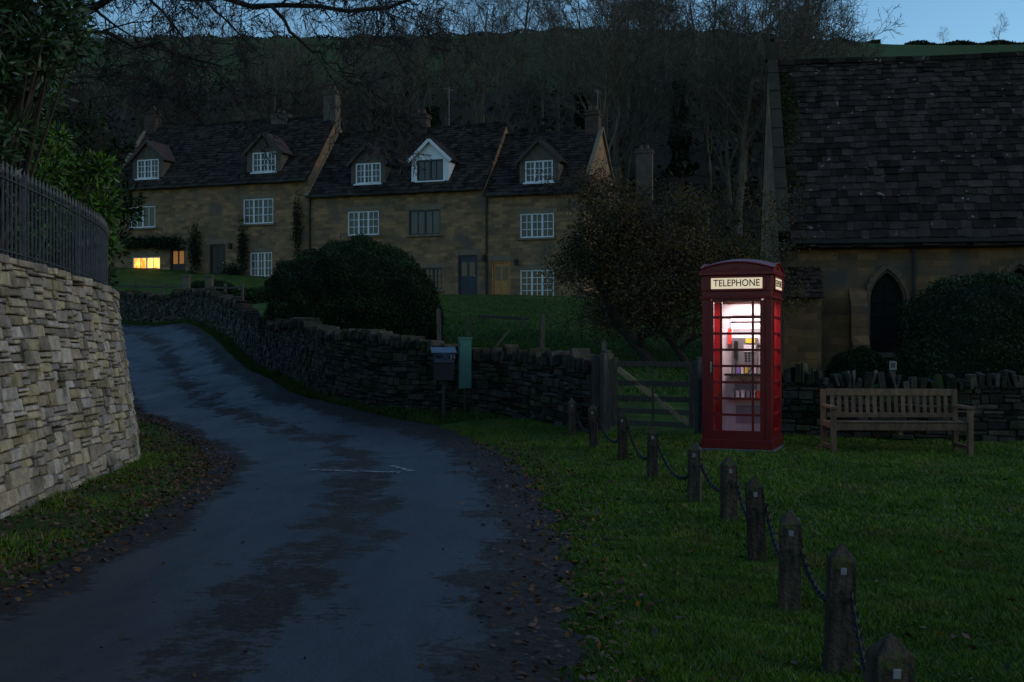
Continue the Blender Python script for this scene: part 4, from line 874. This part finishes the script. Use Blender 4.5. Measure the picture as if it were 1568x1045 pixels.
blades('lawn_grass',xs1,ys1,.052,.0035); blades('lawn_grass',xs2,ys2,.052,.006)
def between(P,Q,n,p=1.0):
    P=resample(P,120,2);Q=resample(Q,120,2); t=rng.random(n)*119; i=t.astype(int).clip(0,118); f=(t-i)[:,None]; a=P[i]*(1-f)+P[i+1]*f; b=Q[i]*(1-f)+Q[i+1]*f; s=(rng.random(n)**p)[:,None]; q=a*(1-s)+b*s; return q[:,0],q[:,1]
LE=[tuple(RL[i]) for i in range(NR) if 4<RL[i][1]<28]; WE=[(-3.95,4),(-4.35,9.85),(-4.55,12.5),(-4.78,14.6),(-5.2,16),(-6.3,17.6),(-8.1,19.6),(-10.6,22.5),(-13,26)]
x,y=between(LE,WE,42000,.5)
k=np.array(np.sin(x*5)+np.sin(y*3.1)+rng.normal(size=len(x))*.8>.1); blades('verge_grass',x[k],y[k],.075,.005)
RE=[tuple(RR[i]) for i in range(NR) if RR[i][1]>20.2 and RR[i][1]<50]; 
x,y=between(RE,[(p[0]-.25,p[1]-.2) for p in RW[2:12]],50000); blades('verge_grass',x,y,.10,.009,m_grassf)
n=120000; y=21+(54-21)*rng.random(n)**1.1; x=rng.uniform(-5,8,n); wl=np.interp(x,[-5,-3.7,-2.6,-1.1,.2,.9,1.4,3,8],[29,25,23.5,22.3,21.3,20.2,19.2,18.2,17.2]); k=(y>wl)&(y<54-.33*x); blades('paddock_grass',x[k],y[k],.08,.012,m_grassf)
def litter(name,x,y,s,lift=.012,mat=None):
    z=gzn(x,y)+lift+rng.random(len(x))*.015; return leaves(name,np.column_stack([x,y,z]),s,mat or m_litter,flat=.75,asp=.6)
x1,y1=between(LE,WE,7500,1.1)
x3,y3=between([(p[0]+.35,p[1]) for p in LE],[(p[0]-.25,p[1]) for p in LE],3200)
n=2200; y4=rng.uniform(3,18,n); x4=ex(y4)+rng.normal(size=n)*.26
n=700; y5=3+15*rng.random(n)**1.2; x5=ex(y5)+rng.random(n)**1.6*5
x6,y6=between(RE,[(p[0]-.3,p[1]-.2) for p in RW[2:12]],1200)
n=220; y7=rng.uniform(4,20,n); x7=rng.uniform(-3.2,.3,n)-np.clip((y7-15)*.4,0,3)*.5
n=260; y8=rng.uniform(14,19,n); x8=rng.uniform(.3,7,n); k=y8<np.interp(x8,[.2,1.4,2.9,5,12],[20.3,18.4,17.0,16.3,15.8]); x8,y8=x8[k],y8[k]
litter('fallen_leaves',np.concatenate([x1,x3,x4,x5,x6,x8]),np.concatenate([y1,y3,y4,y5,y6,y8]),.026,.03)
litter('fallen_leaves',x7,y7,.016,.048)

# ------------------------------------------------------------------ light, world, camera
w=bpy.data.worlds.new('World'); scene.world=w; w.use_nodes=True; n=w.node_tree.nodes; l=w.node_tree.links
sky=n.new('ShaderNodeTexSky'); sky.sky_type='NISHITA'; sky.sun_disc=False; sky.sun_elevation=math.radians(3); sky.sun_rotation=math.radians(80); sky.air_density=1.0; sky.dust_density=.3; sky.ozone_density=2.3
mx=n.new('ShaderNodeMix'); mx.data_type='RGBA'; mx.blend_type='MULTIPLY'; mx.inputs['Factor'].default_value=1; mx.inputs['B'].default_value=(.86,1.0,1.16,1)
l.new(sky.outputs[0],mx.inputs['A']); l.new(mx.outputs['Result'],n['Background'].inputs['Color']); n['Background'].inputs['Strength'].default_value=.40
sd=bpy.data.lights.new('sun','SUN'); sd.energy=.5; sd.angle=math.radians(30); sd.color=(1,.90,.78); so=bpy.data.objects.new('sun',sd); col.objects.link(so)
so.rotation_euler=Vector((-.86,.25,-.44)).to_track_quat('-Z','Y').to_euler()
cam=bpy.data.cameras.new('camera'); cam.lens=40; cam.sensor_width=36; cam.clip_end=8000; co=bpy.data.objects.new('camera',cam); col.objects.link(co); co.location=(0,0,1.6); co.rotation_euler=(math.pi/2,0,0); scene.camera=co
scene.view_settings.view_transform='Standard'; scene.view_settings.look='None'; scene.view_settings.exposure=0
